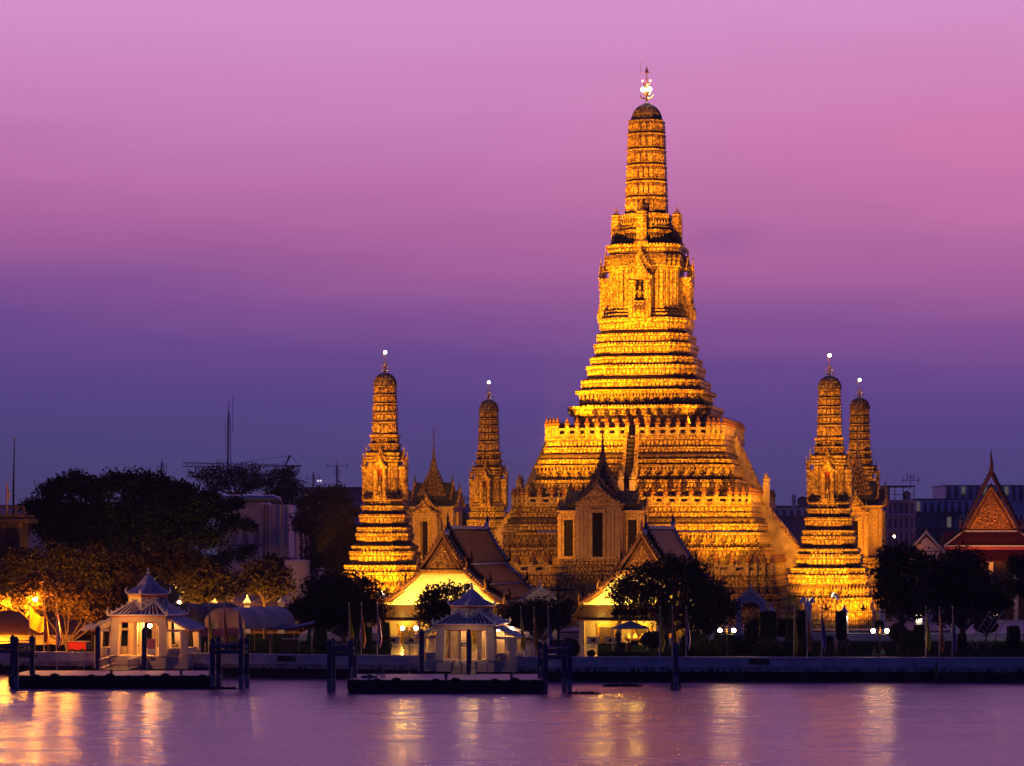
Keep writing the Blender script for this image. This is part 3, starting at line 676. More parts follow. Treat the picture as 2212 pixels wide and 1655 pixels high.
    sp.ring([(.48, z), (.42, z + .5), (.34, z + 1.0), (.36, z + 1.1)], pl)
    zz = z + 1.1; r = .33
    for i in range(11): sp.lathe([(r * .8, 0), (r, .12), (r * .8, .24)], z=zz, n=8); zz += .24; r *= .88
    sp.lathe([(r, 0), (.05, 1.4), (.10, 1.55), (.02, 2.1)], z=zz - .05, n=6)
    sp.build('spire', M['cob2'], root)
    return root
M['shrine'] = mosaic('shrine_porcelain', (.30, .20, .11), (.45, .32, .19), (.58, .44, .28), 3.4, .25)
M['cob2'] = mosaic('shrine_spire', (.08, .05, .025), (.22, .15, .08), (.38, .28, .16), 3.0)
mo = mondop()
for i, (px_, Y_, lab, h) in enumerate([(1302, 358.5, 'spired shrine in front of the tall tower, tall windows lit orange', 1),
                                    (937, 393, 'spired shrine with needle spire between the two left corner towers', 1),
                                    (1853, 381, 'spired shrine right behind the nearest right corner tower', 1)]):
    o = mo if i == 0 else copy_tree(mo)
    o.location = (PX(px_, Y_), Y_, GZ); o.rotation_euler = (0, 0, TH + (math.pi / 2 if i else 0)); o["label"] = lab
# ================================================================ gabled halls
def tiles(name, c0, c1, sx=6.0, sz=5.0, rough=.55):
    m = bpy.data.materials.new(name); m.use_nodes = True; tr = m.node_tree; p = tr.nodes['Principled BSDF']; L = tr.links.new
    tc = tr.nodes.new('ShaderNodeTexCoord'); br = tr.nodes.new('ShaderNodeTexBrick'); mpn = tr.nodes.new('ShaderNodeMapping')
    mpn.inputs['Rotation'].default_value = (0, R(90), R(90))
    sw = tr.nodes.new('ShaderNodeSeparateXYZ'); L(tc.outputs['Object'], sw.inputs[0]); cb_ = tr.nodes.new('ShaderNodeCombineXYZ')
    L(math_('ADD', sw.outputs['X'], sw.outputs['Y'], tree=tr), cb_.inputs[0]); L(sw.outputs['Z'], cb_.inputs[1]); L(cb_.outputs[0], br.inputs['Vector'])
    br.inputs['Scale'].default_value = 1.0; br.inputs['Brick Width'].default_value = .26; br.inputs['Row Height'].default_value = .22; br.inputs['Mortar Size'].default_value = .04
    br.inputs['Color1'].default_value = (*c0, 1); br.inputs['Color2'].default_value = (*c1, 1); br.inputs['Mortar'].default_value = (*[v * .3 for v in c0], 1)
    n = tr.nodes.new('ShaderNodeTexNoise'); n.inputs['Scale'].default_value = .5; n.inputs['Detail'].default_value = 5; L(tc.outputs['Object'], n.inputs['Vector'])
    mx = tr.nodes.new('ShaderNodeMix'); mx.data_type = 'RGBA'; mx.blend_type = 'MULTIPLY'; mx.inputs[0].default_value = .6
    L(br.outputs['Color'], mx.inputs[6]); rr = ramp(tr, n.outputs['Fac'], [(.35, (.45, .45, .45)), (.65, (1, 1, 1))]); L(rr.outputs[0], mx.inputs[7]); L(mx.outputs[2], p.inputs['Base Color'])
    b = tr.nodes.new('ShaderNodeBump'); b.inputs['Strength'].default_value = .6; b.inputs['Distance'].default_value = .05; L(br.outputs['Fac'], b.inputs['Height']); b.invert = True
    L(b.outputs[0], p.inputs['Normal']); p.inputs['Roughness'].default_value = rough; p.inputs['Specular IOR Level'].default_value = .12; return m
M['rtile'] = tiles('orange_brown_roof_tiles', (.16, .058, .02), (.11, .04, .016))
M['dtile'] = tiles('dark_roof_tiles', (.075, .035, .02), (.05, .025, .018))
M['edge'] = mat('white_roof_ridge', (.55, .55, .6), .6, var=.2, scale=2)
M['cream'] = mat('cream_plaster', (.78, .68, .45), .75, var=.1, scale=.8, bump=.05)
M['porch'] = mat('porch_plaster', (.70, .60, .42), .7, var=.15, scale=.8)
M['gold'] = mat('gilded_carving', (.60, .32, .07), .35, metal=.6, var=.5, scale=5, bump=.8, bscale=7)
M['goldwood'] = mat('gilded_bargeboard', (.34, .15, .04), .4, metal=.4, var=.35, scale=4, bump=.4)
M['redwood'] = mat('vermilion_beam', (.45, .14, .04), .5, var=.2, scale=3)
M['wood'] = mat('old_dark_wood_door', (.10, .06, .035), .6, var=.35, scale=4)
M['floor'] = mat('polished_marble_floor', (.35, .31, .26), .12, var=.15, scale=1.0)
def chofa(m, x, y, z, s=1.0, dx=0, dy=-1, wd=1.0):
    pts = [(0, 0), (.25, .35), (.18, .75), (.02, 1.05), (.12, 1.5), (.05, 2.0)]
    m.tube([(x + dx * a * s, y + dy * a * s, z + b * s) for a, b in pts], [.16 * s * wd, .15 * s * wd, .10 * s * wd, .13 * s * wd, .06 * s * wd, .012], 6)
HSEG = [((0, 14.9), (2.5, 11.0)), ((2.35, 10.65), (4.7, 8.3)), ((4.55, 8.0), (7.0, 6.35))]
def roofseg(m, a, b, y0, y1, th=.22):
    (xa, za), (xb, zb) = a, b; xm, zm = (xa + xb) / 2, (za + zb) / 2 - .14
    for s in (-1, 1):
        m.pxz([(s * xa, za), (s * xm, zm), (s * xb, zb), (s * xb, zb - th), (s * xm, zm - th), (s * xa, za - th)], y0, y1)
def hall():
    root = thing('temple_hall', 'x', 'temple hall', group='temple halls with gabled fronts')
    H0 = 2.0
    dep = 24.0; y0 = 0.0
    # roofs : lower front bay, higher main bay behind
    rf = MB()
    for (ya, yb, dz) in ((y0, 3.2, -.35), (3.0, dep, .35)):
        for i, (a, b) in enumerate(HSEG):
            roofseg(rf, (a[0], a[1] + dz), (b[0], b[1] + dz), ya + .1 * i - (.6 if i == 2 else 0) * 0, yb)
    RF = rf.build('roof', M['rtile'], root)
    ed = MB()
    for (ya, yb, dz) in ((y0, 3.2, -.35), (3.0, dep, .35)):
        ed.box(-.22, .22, ya + .3, yb, 14.9 + dz - .02, 15.25 + dz)
        for a, b in HSEG:
            for s in (-1, 1):
                ed.tube([(s * a[0], yb - .05, a[1] + dz + .1), (s * (a[0] + b[0]) / 2, yb - .05, (a[1] + b[1]) / 2 + dz - .04), (s * b[0], yb - .05, b[1] + dz + .1)], .17, 5)
        for a, b in HSEG[1:]:
            for s in (-1, 1): ed.box(min(s * (a[0] - .1), s * (a[0] + .16)), max(s * (a[0] - .1), s * (a[0] + .16)), ya + .3, yb, a[1] + dz + .01, a[1] + dz + .2)
        ed.pyz([(yb - 1.0, 15.25 + dz), (yb + .1, 15.25 + dz), (yb + .15, 16.4 + dz), (yb - .3, 15.6 + dz)], -.2, .2)
    ed.build('ridge', M['edge'], RF)
    # bargeboards with flame teeth and finials
    for (yy, dz, mt) in ((y0, -.35, M['goldwood']), (3.0, .35, M['dtile']), (dep, .35, M['dtile'])):
        q = MB()
        for a, b in HSEG:
            for s in (-1, 1):
                pts = [(s * a[0], yy, a[1] + dz + .12), (s * (a[0] + b[0]) / 2, yy, (a[1] + b[1]) / 2 + dz - .02), (s * b[0], yy, b[1] + dz + .12)]
                q.tube(pts, .20, 5)
                n = 9
                for i in range(n):
                    u = (i + .5) / n; x = a[0] + (b[0] - a[0]) * u; z = a[1] + (b[1] - a[1]) * u + dz + .1
                    q.tube([(s * x, yy, z), (s * (x + .22), yy - .05, z + .22), (s * (x + .16), yy - .05, z + .48)], [.12, .09, .015], 4)
                q.tube([(s * b[0], yy, b[1] + dz), (s * (b[0] + .35), yy - .1, b[1] + dz + .1), (s * (b[0] + .42), yy - .15, b[1] + dz + .65), (s * (b[0] + .28), yy - .15, b[1] + dz + 1.1), (s * (b[0] + .5), yy - .15, b[1] + dz + 1.6)], [.2, .2, .14, .1, .015], 5)
        chofa(q, 0, yy, 15.0 + dz, 1.0, 0, -.8, 1.2)
        q.build('bargeboard', mt, root)
    # upper pediment (carved, gilded) and plain white field below it
    q = MB(); q.pxz([(-2.2, 10.45), (2.2, 10.45), (0, 14.0)], y0 + .35, y0 + .6); PD = q.build('pediment_field', M['goldwood'], root)
    q = MB(); q.pxz([(-1.7, 10.62), (1.7, 10.62), (0, 13.3)], y0 + .2, y0 + .38)
    rnd = random.Random(3)
    for i in range(60):
        u = rnd.random(); v = rnd.random() * (1 - u); x = -1.6 + 3.2 * (u + v / 2); z = 10.65 + 2.6 * v
        q.ball(x, y0 + .2, z, .09 + .05 * rnd.random(), 5)
    q.build('carved_pediment', M['gold'], PD)
    q = MB()
    for i, zz in enumerate((10.3, 10.12, 9.96)): q.box(-2.5 - i * .1, 2.5 + i * .1, y0 - .45 + .12 * i, y0 + .6, zz, zz + .13)
    for i in range(22): q.cb(-2.4 + i * 4.8 / 21, y0 + .18, 9.78, .12, .1, .2)
    q.build('cornice', M['gold'], root)
    q = MB(); q.pxz([(-6.5, 6.1), (6.5, 6.1), (4.6, 7.6), (4.4, 7.95), (2.5, 9.98), (-2.5, 9.98), (-4.4, 7.95), (-4.6, 7.6)], y0 + .5, y0 + .8)
    q.build('gable_wall', M['cream'], root)
    q = MB(); q.box(-6.8, 6.8, y0 - .1, y0 + .85, 5.85, 6.1); q.build('ledge', M['cream'], root)
    # skirt roof and porch
    q = MB(); q.pyz([(y0 + .2, 6.0), (y0 + .2, 5.8), (y0 - 2.5, 4.1), (y0 - 2.5, 4.32)], -7.1, 7.1)
    for s in (-1, 1): q.pxz([(s * 6.9, 6.0), (s * 6.9, 5.8), (s * 7.9, 4.1), (s * 7.9, 4.32)], y0 - 2.5, dep)
    q.build('skirt_roof', M['dtile'], root)
    q = MB(); q.box(-7.7, 7.7, y0 - 2.45, y0 - 2.2, 3.88, 4.12); 
    for s in (-1, 1): q.box(s * 7.6 - .1, s * 7.6 + .1, y0 - 2.2, dep, 3.88, 4.12)
    q.build('eave_beam', M['redwood'], root)
    q = MB(); q.box(-6.9, 6.9, y0 + .6, y0 + .9, 0, 5.85)
    for s in (-1, 1):
        q.box(min(s * 6.6, s * 6.9), max(s * 6.6, s * 6.9), y0 + .9, dep, 0, 6.3)
        q.box(min(s * 6.35, s * 6.95), max(s * 6.35, s * 6.95), y0 - 2.0, y0 - 1.4, 0, 3.9); q.box(min(s * 6.4, s * 7.0), max(s * 6.4, s * 7.0), y0 - 2.1, y0 - 1.3, 0, .4)
        q.box(min(s * 2.0, s * 2.45), max(s * 2.0, s * 2.45), y0 - 1.95, y0 - 1.5, 0, 3.9)
    q.box(-6.9, 6.9, dep - .3, dep - .05, 0, 6.3); q.pxz([(-6.4, 6.3), (6.4, 6.3), (2.4, 11), (0, 14.6), (-2.4, 11)], dep - .5, dep - .3)
    q.build('wall', M['porch'], root)
    for cx_ in (-4.2, 0, 4.2):
        q = MB(); q.box(cx_ - .75, cx_ + .75, y0 + .48, y0 + .62, 0, 2.7); d = q.build('door', M['wood'], root)
        q = MB()
        for s in (-1, 1): q.box(cx_ + s * .95 - .16, cx_ + s * .95 + .16, y0 + .38, y0 + .60, 0, 2.95)
        q.box(cx_ - 1.2, cx_ + 1.2, y0 + .36, y0 + .60, 2.95, 3.25); q.build('door_frame', M['gold'], d)
    for cx_ in (-5.3, -3.2, 3.2, 5.3):
        q = MB(); q.box(cx_ - .75, cx_ + .75, y0 - 1.95, y0 - 1.7, 0, 1.1); q.box(cx_ - .8, cx_ + .8, y0 - 2.0, y0 - 1.65, 1.05, 1.2)
        o = q.build('low_wall', M['cream'], root); q = MB(); q.box(cx_ - .28, cx_ + .28, y0 - 1.98, y0 - 1.94, .35, .85); q.build('lattice_panel', M['grille'], o)
    q = MB(); q.box(-9, 9, y0 - 5.5, y0 + 1, -.55, 0); q.build('platform', M['floor'], root)
    return root
hl = hall()
def remap(zv): return float(np.interp(zv, (-2, 0, 3.9, 5.85, 6.0, 11.0, 20.0), (-2, 0, 2.68, 4.4, 4.6, 9.0, 18.0)))
for o in hl.children_recursive:
    for v_ in o.data.vertices: v_.co.z = remap(v_.co.z)
HALLS = [(955, 318, 'gabled temple hall on the left, its white gable wall brightly lit'), (1386, 318, 'gabled temple hall half hidden by the big dark tree')]
for i, (px_, Y_, lab) in enumerate(HALLS):
    o = hl if i == 0 else copy_tree(hl)
    o.location = (PX(px_, Y_), Y_, 2.0); o.rotation_euler = (0, 0, TH); o["label"] = lab
    o.scale = (1, 1, 1)
# ================================================================ riverside pavilions
M['pav'] = mat('white_pavilion_plaster', (.62, .52, .40), .75, var=.12, scale=1.2, bump=.1)
M['prib'] = mat('pale_roof_ribs', (.60, .58, .62), .6, var=.2, scale=4)
M['ptile'] = mat('maroon_roof_pans', (.16, .08, .09), .7, var=.3, scale=3)
M['pred'] = mat('red_painted_fascia', (.45, .06, .03), .5, var=.15)
M['rail'] = mat('steel_rail', (.45, .35, .32), .4, metal=.5, var=.2)
def lerp(a, b, u): return tuple(p + (q - p) * u for p, q in zip(a, b))
def ribs(m, A, B, C_, D, n, r=.055):
    """ribs running from the eave A-B up to the top line D-C_"""
    for i in range(n + 1):
        u = i / n; p, q = lerp(A, B, u), lerp(D, C_, u); m.tube([(p[0], p[1], p[2] + .03), (q[0], q[1], q[2] + .03)], r, 4)
def horn(m, x, y, z, s, dx, dy):
    m.tube([(x, y, z), (x + dx * .15 * s, y + dy * .15 * s, z + .35 * s), (x + dx * .05 * s, y + dy * .05 * s, z + .75 * s)], [.17 * s, .16 * s, .02], 6)
def scroll(m, A, B, s=.16):
    for i in range(5):
        p = lerp(A, B, .12 + i * .2)
        m.tube([(p[0], p[1], p[2]), (p[0] + .05, p[1], p[2] + s * 1.4), (p[0] - .08, p[1], p[2] + s * 2.0), (p[0] - .10, p[1], p[2] + s * 1.1)], [s * .4, s * .4, s * .35, s * .2], 4)
def pavilion():
    root = thing('river_pavilion', 'x', 'pavilion', group='white riverside pavilions at the landings')
    fl = MB(); fl.box(-2.9, 2.9, -2.9, 2.9, -1.3, 0); fl.box(-1.0, 1.0, -3.5, -2.9, -1.3, -.2); fl.box(-1.2, 1.2, -4.0, -3.5, -1.3, -.45)
    for s in (-1, 1): fl.box(min(s * 2.9, s * 5.0), max(s * 2.9, s * 5.0), -2.3, 2.3, -1.3, -.02)
    fl.build('floor_platform', M['pav'], root)
    for sx in (-1, 1):                    # four battered pillars and inner posts
        for sy in (-1, 1):
            q = MB(); n = 6
            q.loft([[(sx * (2.45 + d) + a * .42, sy * (2.45 + d) + b * .42, z) for a, b in ((-1, -1), (1, -1), (1, 1), (-1, 1))] for z, d in ((0, .18), (3.9, 0))]); q.build('pillar', M['pav'], root)
            q = MB(); q.box(sx * 1.0 - .2, sx * 1.0 + .2, sy * .9 - .2, sy * .9 + .2, 0, 3.6); q.build('post', M['pav'], root)
            q = MB(); q.loft([[(sx * (4.5 + d) + a * .3, sy * 2.0 + b * .3, z) for a, b in ((-1, -1), (1, -1), (1, 1), (-1, 1))] for z, d in ((0, .15), (2.7, 0))]); q.build('pillar', M['pav'], root)
    q = MB()
    for s in (-1, 1):
        q.box(-2.85, 2.85, s * 2.5 - .3, s * 2.5 + .3, 3.45, 3.95); q.box(s * 2.5 - .3, s * 2.5 + .3, -2.2, 2.2, 3.45, 3.95)
        for t_ in (-1, 1): q.box(min(s * 2.8, s * 4.7), max(s * 2.8, s * 4.7), t_ * 2.0 - .14, t_ * 2.0 + .14, 2.45, 2.7)
        # wing parapets with screens
        q.box(s * 4.5 - .12, s * 4.5 + .12, -1.7, 1.7, 0, .8)
        for t_ in (-1, 1): q.box(min(s * 3.0, s * 4.2), max(s * 3.0, s * 4.2), t_ * 2.0 - .12, t_ * 2.0 + .12, 0, .8)
    q.box(-2.5, 2.5, 1.9, 2.1, 0, .7)
    q.build('beam', M['pav'], root)
    for s in (-1, 1):                     # wall panels facing the river and the street side
        q = MB(); q.box(min(s * 1.5, s * 2.3), max(s * 1.5, s * 2.3), .5, .65, 0, 3.45); q.build('wall_panel', M['pav'], root)
    q = MB()
    for s in (-1, 1):
        q.box(-3.0, 3.0, s * 3.0 - .06, s * 3.0 + .06, 3.95, 4.12); q.box(s * 3.0 - .06, s * 3.0 + .06, -2.94, 2.94, 3.95, 4.12)
        q.box(-1.9, 1.9, s * 2.86 - .03, s * 2.86 + .03, 3.38, 3.47)
    q.build('fascia', M['pred'], root)
    # lower roof : hipped, with the M-shaped valley under each corner of the turned drum
    h, z0, z1 = 3.15, 4.14, 5.55; q = MB(); rb = MB()
    for k in range(4):
        ca, sa = [(1, 0), (0, 1), (-1, 0), (0, -1)][k]
        rot = lambda p: (p[0] * ca - p[1] * sa, p[0] * sa + p[1] * ca, p[2])
        A, B, C_, D, V = (-h, -h, z0), (h, -h, z0), (1.06, -1.06, z1), (-1.06, -1.06, z1), (0, -2.1, z0 + .42)
        A, B, C_, D, V = map(rot, (A, B, C_, D, V))
        q.add([A, B, C_, D, V], [(0, 1, 4), (0, 4, 3), (1, 2, 4)])
        for (P, Q) in ((D, V), (V, C_)): rb.tube([P, Q], .12, 5)
        rb.tube([A, D], .13, 5); rb.tube([A, B], .10, 5)
        ribs(rb, lerp(A, B, .06), lerp(A, B, .47), lerp(V, D, .08), lerp(A, D, .15), 6); ribs(rb, lerp(B, A, .06), lerp(B, A, .47), lerp(V, C_, .08), lerp(B, C_, .15), 6)
        n = 14
        ribs(rb, lerp(A, B, .15), lerp(A, B, .45), lerp(D, V, .6), lerp(D, V, .05), 4)
        ribs(rb, lerp(B, A, .15), lerp(B, A, .45), lerp(C_, V, .6), lerp(C_, V, .05), 4)
        u = Vector((A[0], A[1])).normalized(); horn(rb, A[0], A[1], A[2], .95, u.x, u.y); scroll(rb, A, D)
    q.box(-3.05, 3.05, -3.05, 3.05, z0 - .08, z0 - .01)
    LR = q.build('lower_roof', M['ptile'], root); rb.build('roof_rib', M['prib'], LR)['kind'] = 'stuff'
    # drum turned by 45 degrees, upper roof
    q = MB(); q.cb(0, 0, 4.6, 3.0, 3.0, 1.45, math.pi / 4); D_ = q.build('drum', M['flor'], root)
    q = MB(); q.cb(0, 0, 5.95, 3.12, 3.12, .2, math.pi / 4); q.build('fascia', M['pred'], root)
    q = MB(); rb = MB(); h, z0 = 1.62, 6.17
    for k in range(4):
        an = math.pi / 4 + k * math.pi / 2; ca, sa = math.cos(an), math.sin(an); rot = lambda p: (p[0] * ca - p[1] * sa, p[0] * sa + p[1] * ca, p[2])
        A, B, A1, B1, T = map(rot, ((-h, -h, z0 + .15), (h, -h, z0 + .15), (-.85, -.85, z0 + .75), (.85, -.85, z0 + .75), (0, 0, z0 + 2.05)))
        q.add([A, B, B1, A1], [(0, 1, 2, 3)]); q.add([A1, B1, T], [(0, 1, 2)])
        rb.tube([A, A1, T], [.11, .11, .09], 5); rb.tube([A, lerp(lerp(A, B, .5), (0, 0, z0), .0)[:2] + (z0 + .03,), B], .08, 5)
        for i in range(1, 10):
            u = i / 10; p, p1 = lerp(A, B, u), lerp(A1, B1, u); m_ = lerp(T, lerp(A1, B1, .5), .12)
            rb.tube([p, p1, lerp(p1, T, .82 if abs(u - .5) < .3 else .55)], .05, 4)
        u = Vector((A[0], A[1])).normalized(); horn(rb, A[0], A[1], A[2], .85, u.x, u.y); scroll(rb, A1, T, .14)
    UR = q.build('upper_roof', M['ptile'], root); rb.build('roof_rib', M['prib'], UR)['kind'] = 'stuff'
    q = MB(); q.lathe([(.3, 0), (.22, .2), (.1, .35), (.18, .55), (.08, .75), (.12, .9), (.02, 1.0)], z=z0 + 1.75, n=8); q.build('finial', M['prib'], root)
    # lean-to wing roofs
    for s in (-1, 1):
        q = MB(); q.pxz([(s * 2.75, 3.95), (s * 5.2, 2.72), (s * 5.2, 2.60), (s * 2.75, 3.80)], -2.5, 2.5)
        w = q.build('wing_roof', M['prib'], root); rb = MB()
        for i in range(17): y = -2.4 + i * .3; rb.tube([(s * 2.8, y, 3.96), (s * 5.2, y, 2.75)], .05, 4)
        for y in (-2.5, 2.5): rb.tube([(s * 2.7, y, 4.0), (s * 5.25, y, 2.74)], .12, 5); horn(rb, s * 5.2, y, 2.75, .6, s, 0); scroll(rb, (s * 5.0, y, 2.9), (s * 3.9, y, 3.4), .13)
        rb.build('roof_rib', M['prib'], w)['kind'] = 'stuff'
        q = MB(); q.box(s * 5.1 - .04, s * 5.1 + .04, -2.4, 2.4, 2.42, 2.6); q.build('fascia', M['pred'], root)
    return root
M['flor'] = mosaic('floral_band', (.12, .14, .10), (.55, .52, .45), (.75, .72, .66), 3.0, .1)
pv = pavilion()
for i, (px_, Y_, z_, sz_, lab) in enumerate([(320, 283.2, 2.15, 1.0, 'white riverside pavilion at the left landing, interior glowing orange'), (1019, 275.6, 2.03, .86, 'white riverside pavilion at the middle landing, plainer and cooler lit')]):
    o = pv if i == 0 else copy_tree(pv)
    o.location = (PX(px_, Y_), Y_, z_); o.rotation_euler = (0, 0, TH); o.scale = (1, 1, sz_); o["label"] = lab
# ================================================================ white arched gates
M['gatew'] = mat('white_gate_stucco', (.60, .58, .62), .75, var=.15, scale=2)
def iron_panel(m, x0, x1, y, z0, z1, n, ang=0):
    for i in range(n + 1):
        x = x0 + (x1 - x0) * i / n; m.box(x - .025, x + .025, y - .02, y + .02, z0, z1)
    for z in (z0 + .15, (z0 + z1) / 2, z1 - .1): m.box(x0, x1, y - .025, y + .025, z, z + .07)
    k = max(2, int((x1 - x0) / .35))
    for i in range(k):
        x = x0 + (x1 - x0) * (i + .5) / k; m.lathe([(.11, -.02), (.11, .02)], x, y, (z0 + z1) / 2 + .3, 6)
def arch_gate(name, label, px_, Y_, w, zb, zspring, zt, closed):
    root = thing(name, label, 'gate', (PX(px_, Y_), Y_, zb), TH)
    hs = zspring - zb; ht = zt - zb
    q = MB()
    for s in (-1, 1):
        q.box(min(s * w * .66, s * w), max(s * w * .66, s * w), -.5, .5, 0, hs); q.box(min(s * w * .60, s * w * 1.06), max(s * w * .60, s * w * 1.06), -.6, .6, hs - .25, hs)
        q.box(min(s * w * .60, s * w * 1.06), max(s * w * .60, s * w * 1.06), -.6, .6, 0, .3)
        n = 10; prev = None
        for i in range(n + 1):
            u = i / n; xo = w * 1.05 * (1 - u ** 1.25); zo = hs + (ht * .86 - hs) * (u ** .78); xi = w * .66 * (1 - u ** 1.35); zi = hs + (ht * .66 - hs) * (u ** .72)
            if prev:
                q.pxz([(s * prev[0], prev[1]), (s * xo, zo), (s * xi, zi), (s * prev[2], prev[3])], -.45, .45)
                q.tube([(s * prev[0], -.5, prev[1]), (s * xo, -.5, zo)], .10, 5); q.tube([(s * prev[2], -.5, prev[3]), (s * xi, -.5, zi)], .07, 5)
                q.tube([(s * xo, -.45, zo), (s * (xo + .16), -.45, zo + .22), (s * (xo + .10), -.45, zo + .42)], [.09, .08, .01], 4)
            prev = (xo, zo, xi, zi)
        q.tube([(s * w * 1.05, -.5, hs), (s * w * 1.25, -.5, hs + .25), (s * w * 1.18, -.5, hs + .7)], [.12, .1, .01], 5)
    q.lathe([(.22, -.2), (.2, .2), (.1, .5), (.03, 1.2)], 0, -.2, ht * .84, 6)
    q.build('arch', M['gatew'], root)
    q = MB(); q.pxz([(-w * .62, hs - .05), (w * .62, hs - .05), (w * .4, hs + (ht * .66 - hs) * .55), (0, ht * .64), (-w * .4, hs + (ht * .66 - hs) * .55)], .1, .2); q.build('tympanum', M['wood'], root)
    if closed:
        for s in (-1, 1):
            q = MB(); iron_panel(q, min(0.02 * s, s * w * .64), max(.02 * s, s * w * .64), 0, .1, hs - .1, 7); q.build('iron_gate_leaf', M['iron'], root)
    return root
arch_gate('arched_gate', 'bluish white pointed arch gate with closed iron doors', 1622, 331, 1.75, 2.8, PZ(1312, 331), PZ(1262, 331), True)
arch_gate('pediment_gate', 'white toothed pediment gate between the left hall and shrine', 1168, 322, 1.9, 2.6, PZ(1300, 322), PZ(1254, 322), False)
# ================================================================ ground, water, river wall
_A, _B, _C = (PX(-60, 287), 287.0), (PX(1200, 273), 273.0), (PX(2300, 271), 271.0)
def WY(px):
    (ax, ay), (bx, by) = (_A, _B) if px < 1200 else (_B, _C); k = (by - ay) / (bx - ax); return (ay - k * ax) / (1 - k * (px - CX) / F)
def W(px, off=0.0): Y = WY(px) + off; return PX(px, Y), Y
LZ = 2.0
m = MB(); fr = [(-1500, 420)] + [W(p, .15) for p in (-400, 1200, 2600)] + [(1500, 274)]
m.add([(x, y, LZ) for x, y in fr] + [(1500, 2200, LZ), (-1500, 2200, LZ)] + [(x, y, -3) for x, y in fr], [tuple(range(7))] + [(i, i + 1, i + 8, i + 7) for i in range(4)])
M['grass'] = mat('dim_lawn', (.016, .026, .010), 1.0, var=.4, scale=.6, bump=.3, spec=0.0)
tag(m.build('ground', M['grass']), kind='structure')
m = MB(); x0, x1 = PX(842, 300), PX(1290, 300)
pts = [W(p, .9) for p in (842, 1290)]
m.loft([[(pts[0][0], pts[0][1], z), (pts[1][0], pts[1][1], z), (x1 + 1, 331, z), (x0 - 1, 331, z)] for z in (LZ - .1, LZ + .02)])
tag(m.build('paved_path', M['floor']), kind='structure')
m = MB()
for i in range(4): m.box(PX(650, 330), 110, 325 + i * 1.1, 470 - i, LZ - .5, LZ + .2 * (i + 1))
tag(m.build('stepped_pavement', mat('pale_stone_steps', (.42, .40, .40), .8, var=.2, scale=.7)), kind='structure')
w = bpy.data.materials.new('river_water'); w.use_nodes = True; tr = w.node_tree; p = tr.nodes['Principled BSDF']
p.inputs['Base Color'].default_value = (.10, .04, .17, 1); p.inputs['Roughness'].default_value = .22; p.inputs['IOR'].default_value = 1.7
tc = tr.nodes.new('ShaderNodeTexCoord'); mpn = tr.nodes.new('ShaderNodeMapping'); mpn.inputs['Scale'].default_value = (.35, 1.0, 1); tr.links.new(tc.outputs['Object'], mpn.inputs['Vector'])
n1 = tr.nodes.new('ShaderNodeTexNoise'); n1.inputs['Scale'].default_value = 1.6; n1.inputs['Detail'].default_value = 6; n1.inputs['Roughness'].default_value = .6; tr.links.new(mpn.outputs[0], n1.inputs['Vector'])
mp2 = tr.nodes.new('ShaderNodeMapping'); mp2.inputs['Scale'].default_value = (.05, .22, 1); tr.links.new(tc.outputs['Object'], mp2.inputs['Vector'])
n2 = tr.nodes.new('ShaderNodeTexNoise'); n2.inputs['Scale'].default_value = 1.0; n2.inputs['Detail'].default_value = 5; n2.inputs['Roughness'].default_value = .6; tr.links.new(mp2.outputs[0], n2.inputs['Vector'])
mr = tr.nodes.new('ShaderNodeMapRange'); tr.links.new(n2.outputs['Fac'], mr.inputs[0]); mr.inputs[1].default_value = .3; mr.inputs[2].default_value = .7; mr.inputs[3].default_value = .17; mr.inputs[4].default_value = .33; tr.links.new(mr.outputs[0], p.inputs['Roughness'])
b = tr.nodes.new('ShaderNodeBump'); b.inputs['Strength'].default_value = .7; b.inputs['Distance'].default_value = .16; tr.links.new(n1.outputs['Fac'], b.inputs['Height']); tr.links.new(b.outputs[0], p.inputs['Normal'])
m = MB(); m.add([(-1600, -400, 0), (1600, -400, 0), (1600, 400, 0), (-1600, 400, 0)], [(0, 1, 2, 3)]); tag(m.build('river_water', w), kind='structure')
M['rwall'] = mat('painted_river_wall', (.52, .50, .52), .8, var=.18, scale=.8, bump=.15)
M['mud'] = mat('weedy_wet_stone', (.03, .026, .026), .9, var=.6, scale=1.5, bump=.6, spec=.1)
M['ledge'] = mat('stained_concrete_ledge', (.34, .30, .30), .85, var=.5, scale=1.2, bump=.3)
M['plaque'] = mat('black_sign_plate', (.012, .012, .014), .5, var=0); M['ptext'] = mat('faded_gold_lettering', (.16, .12, .05), .6, var=0)
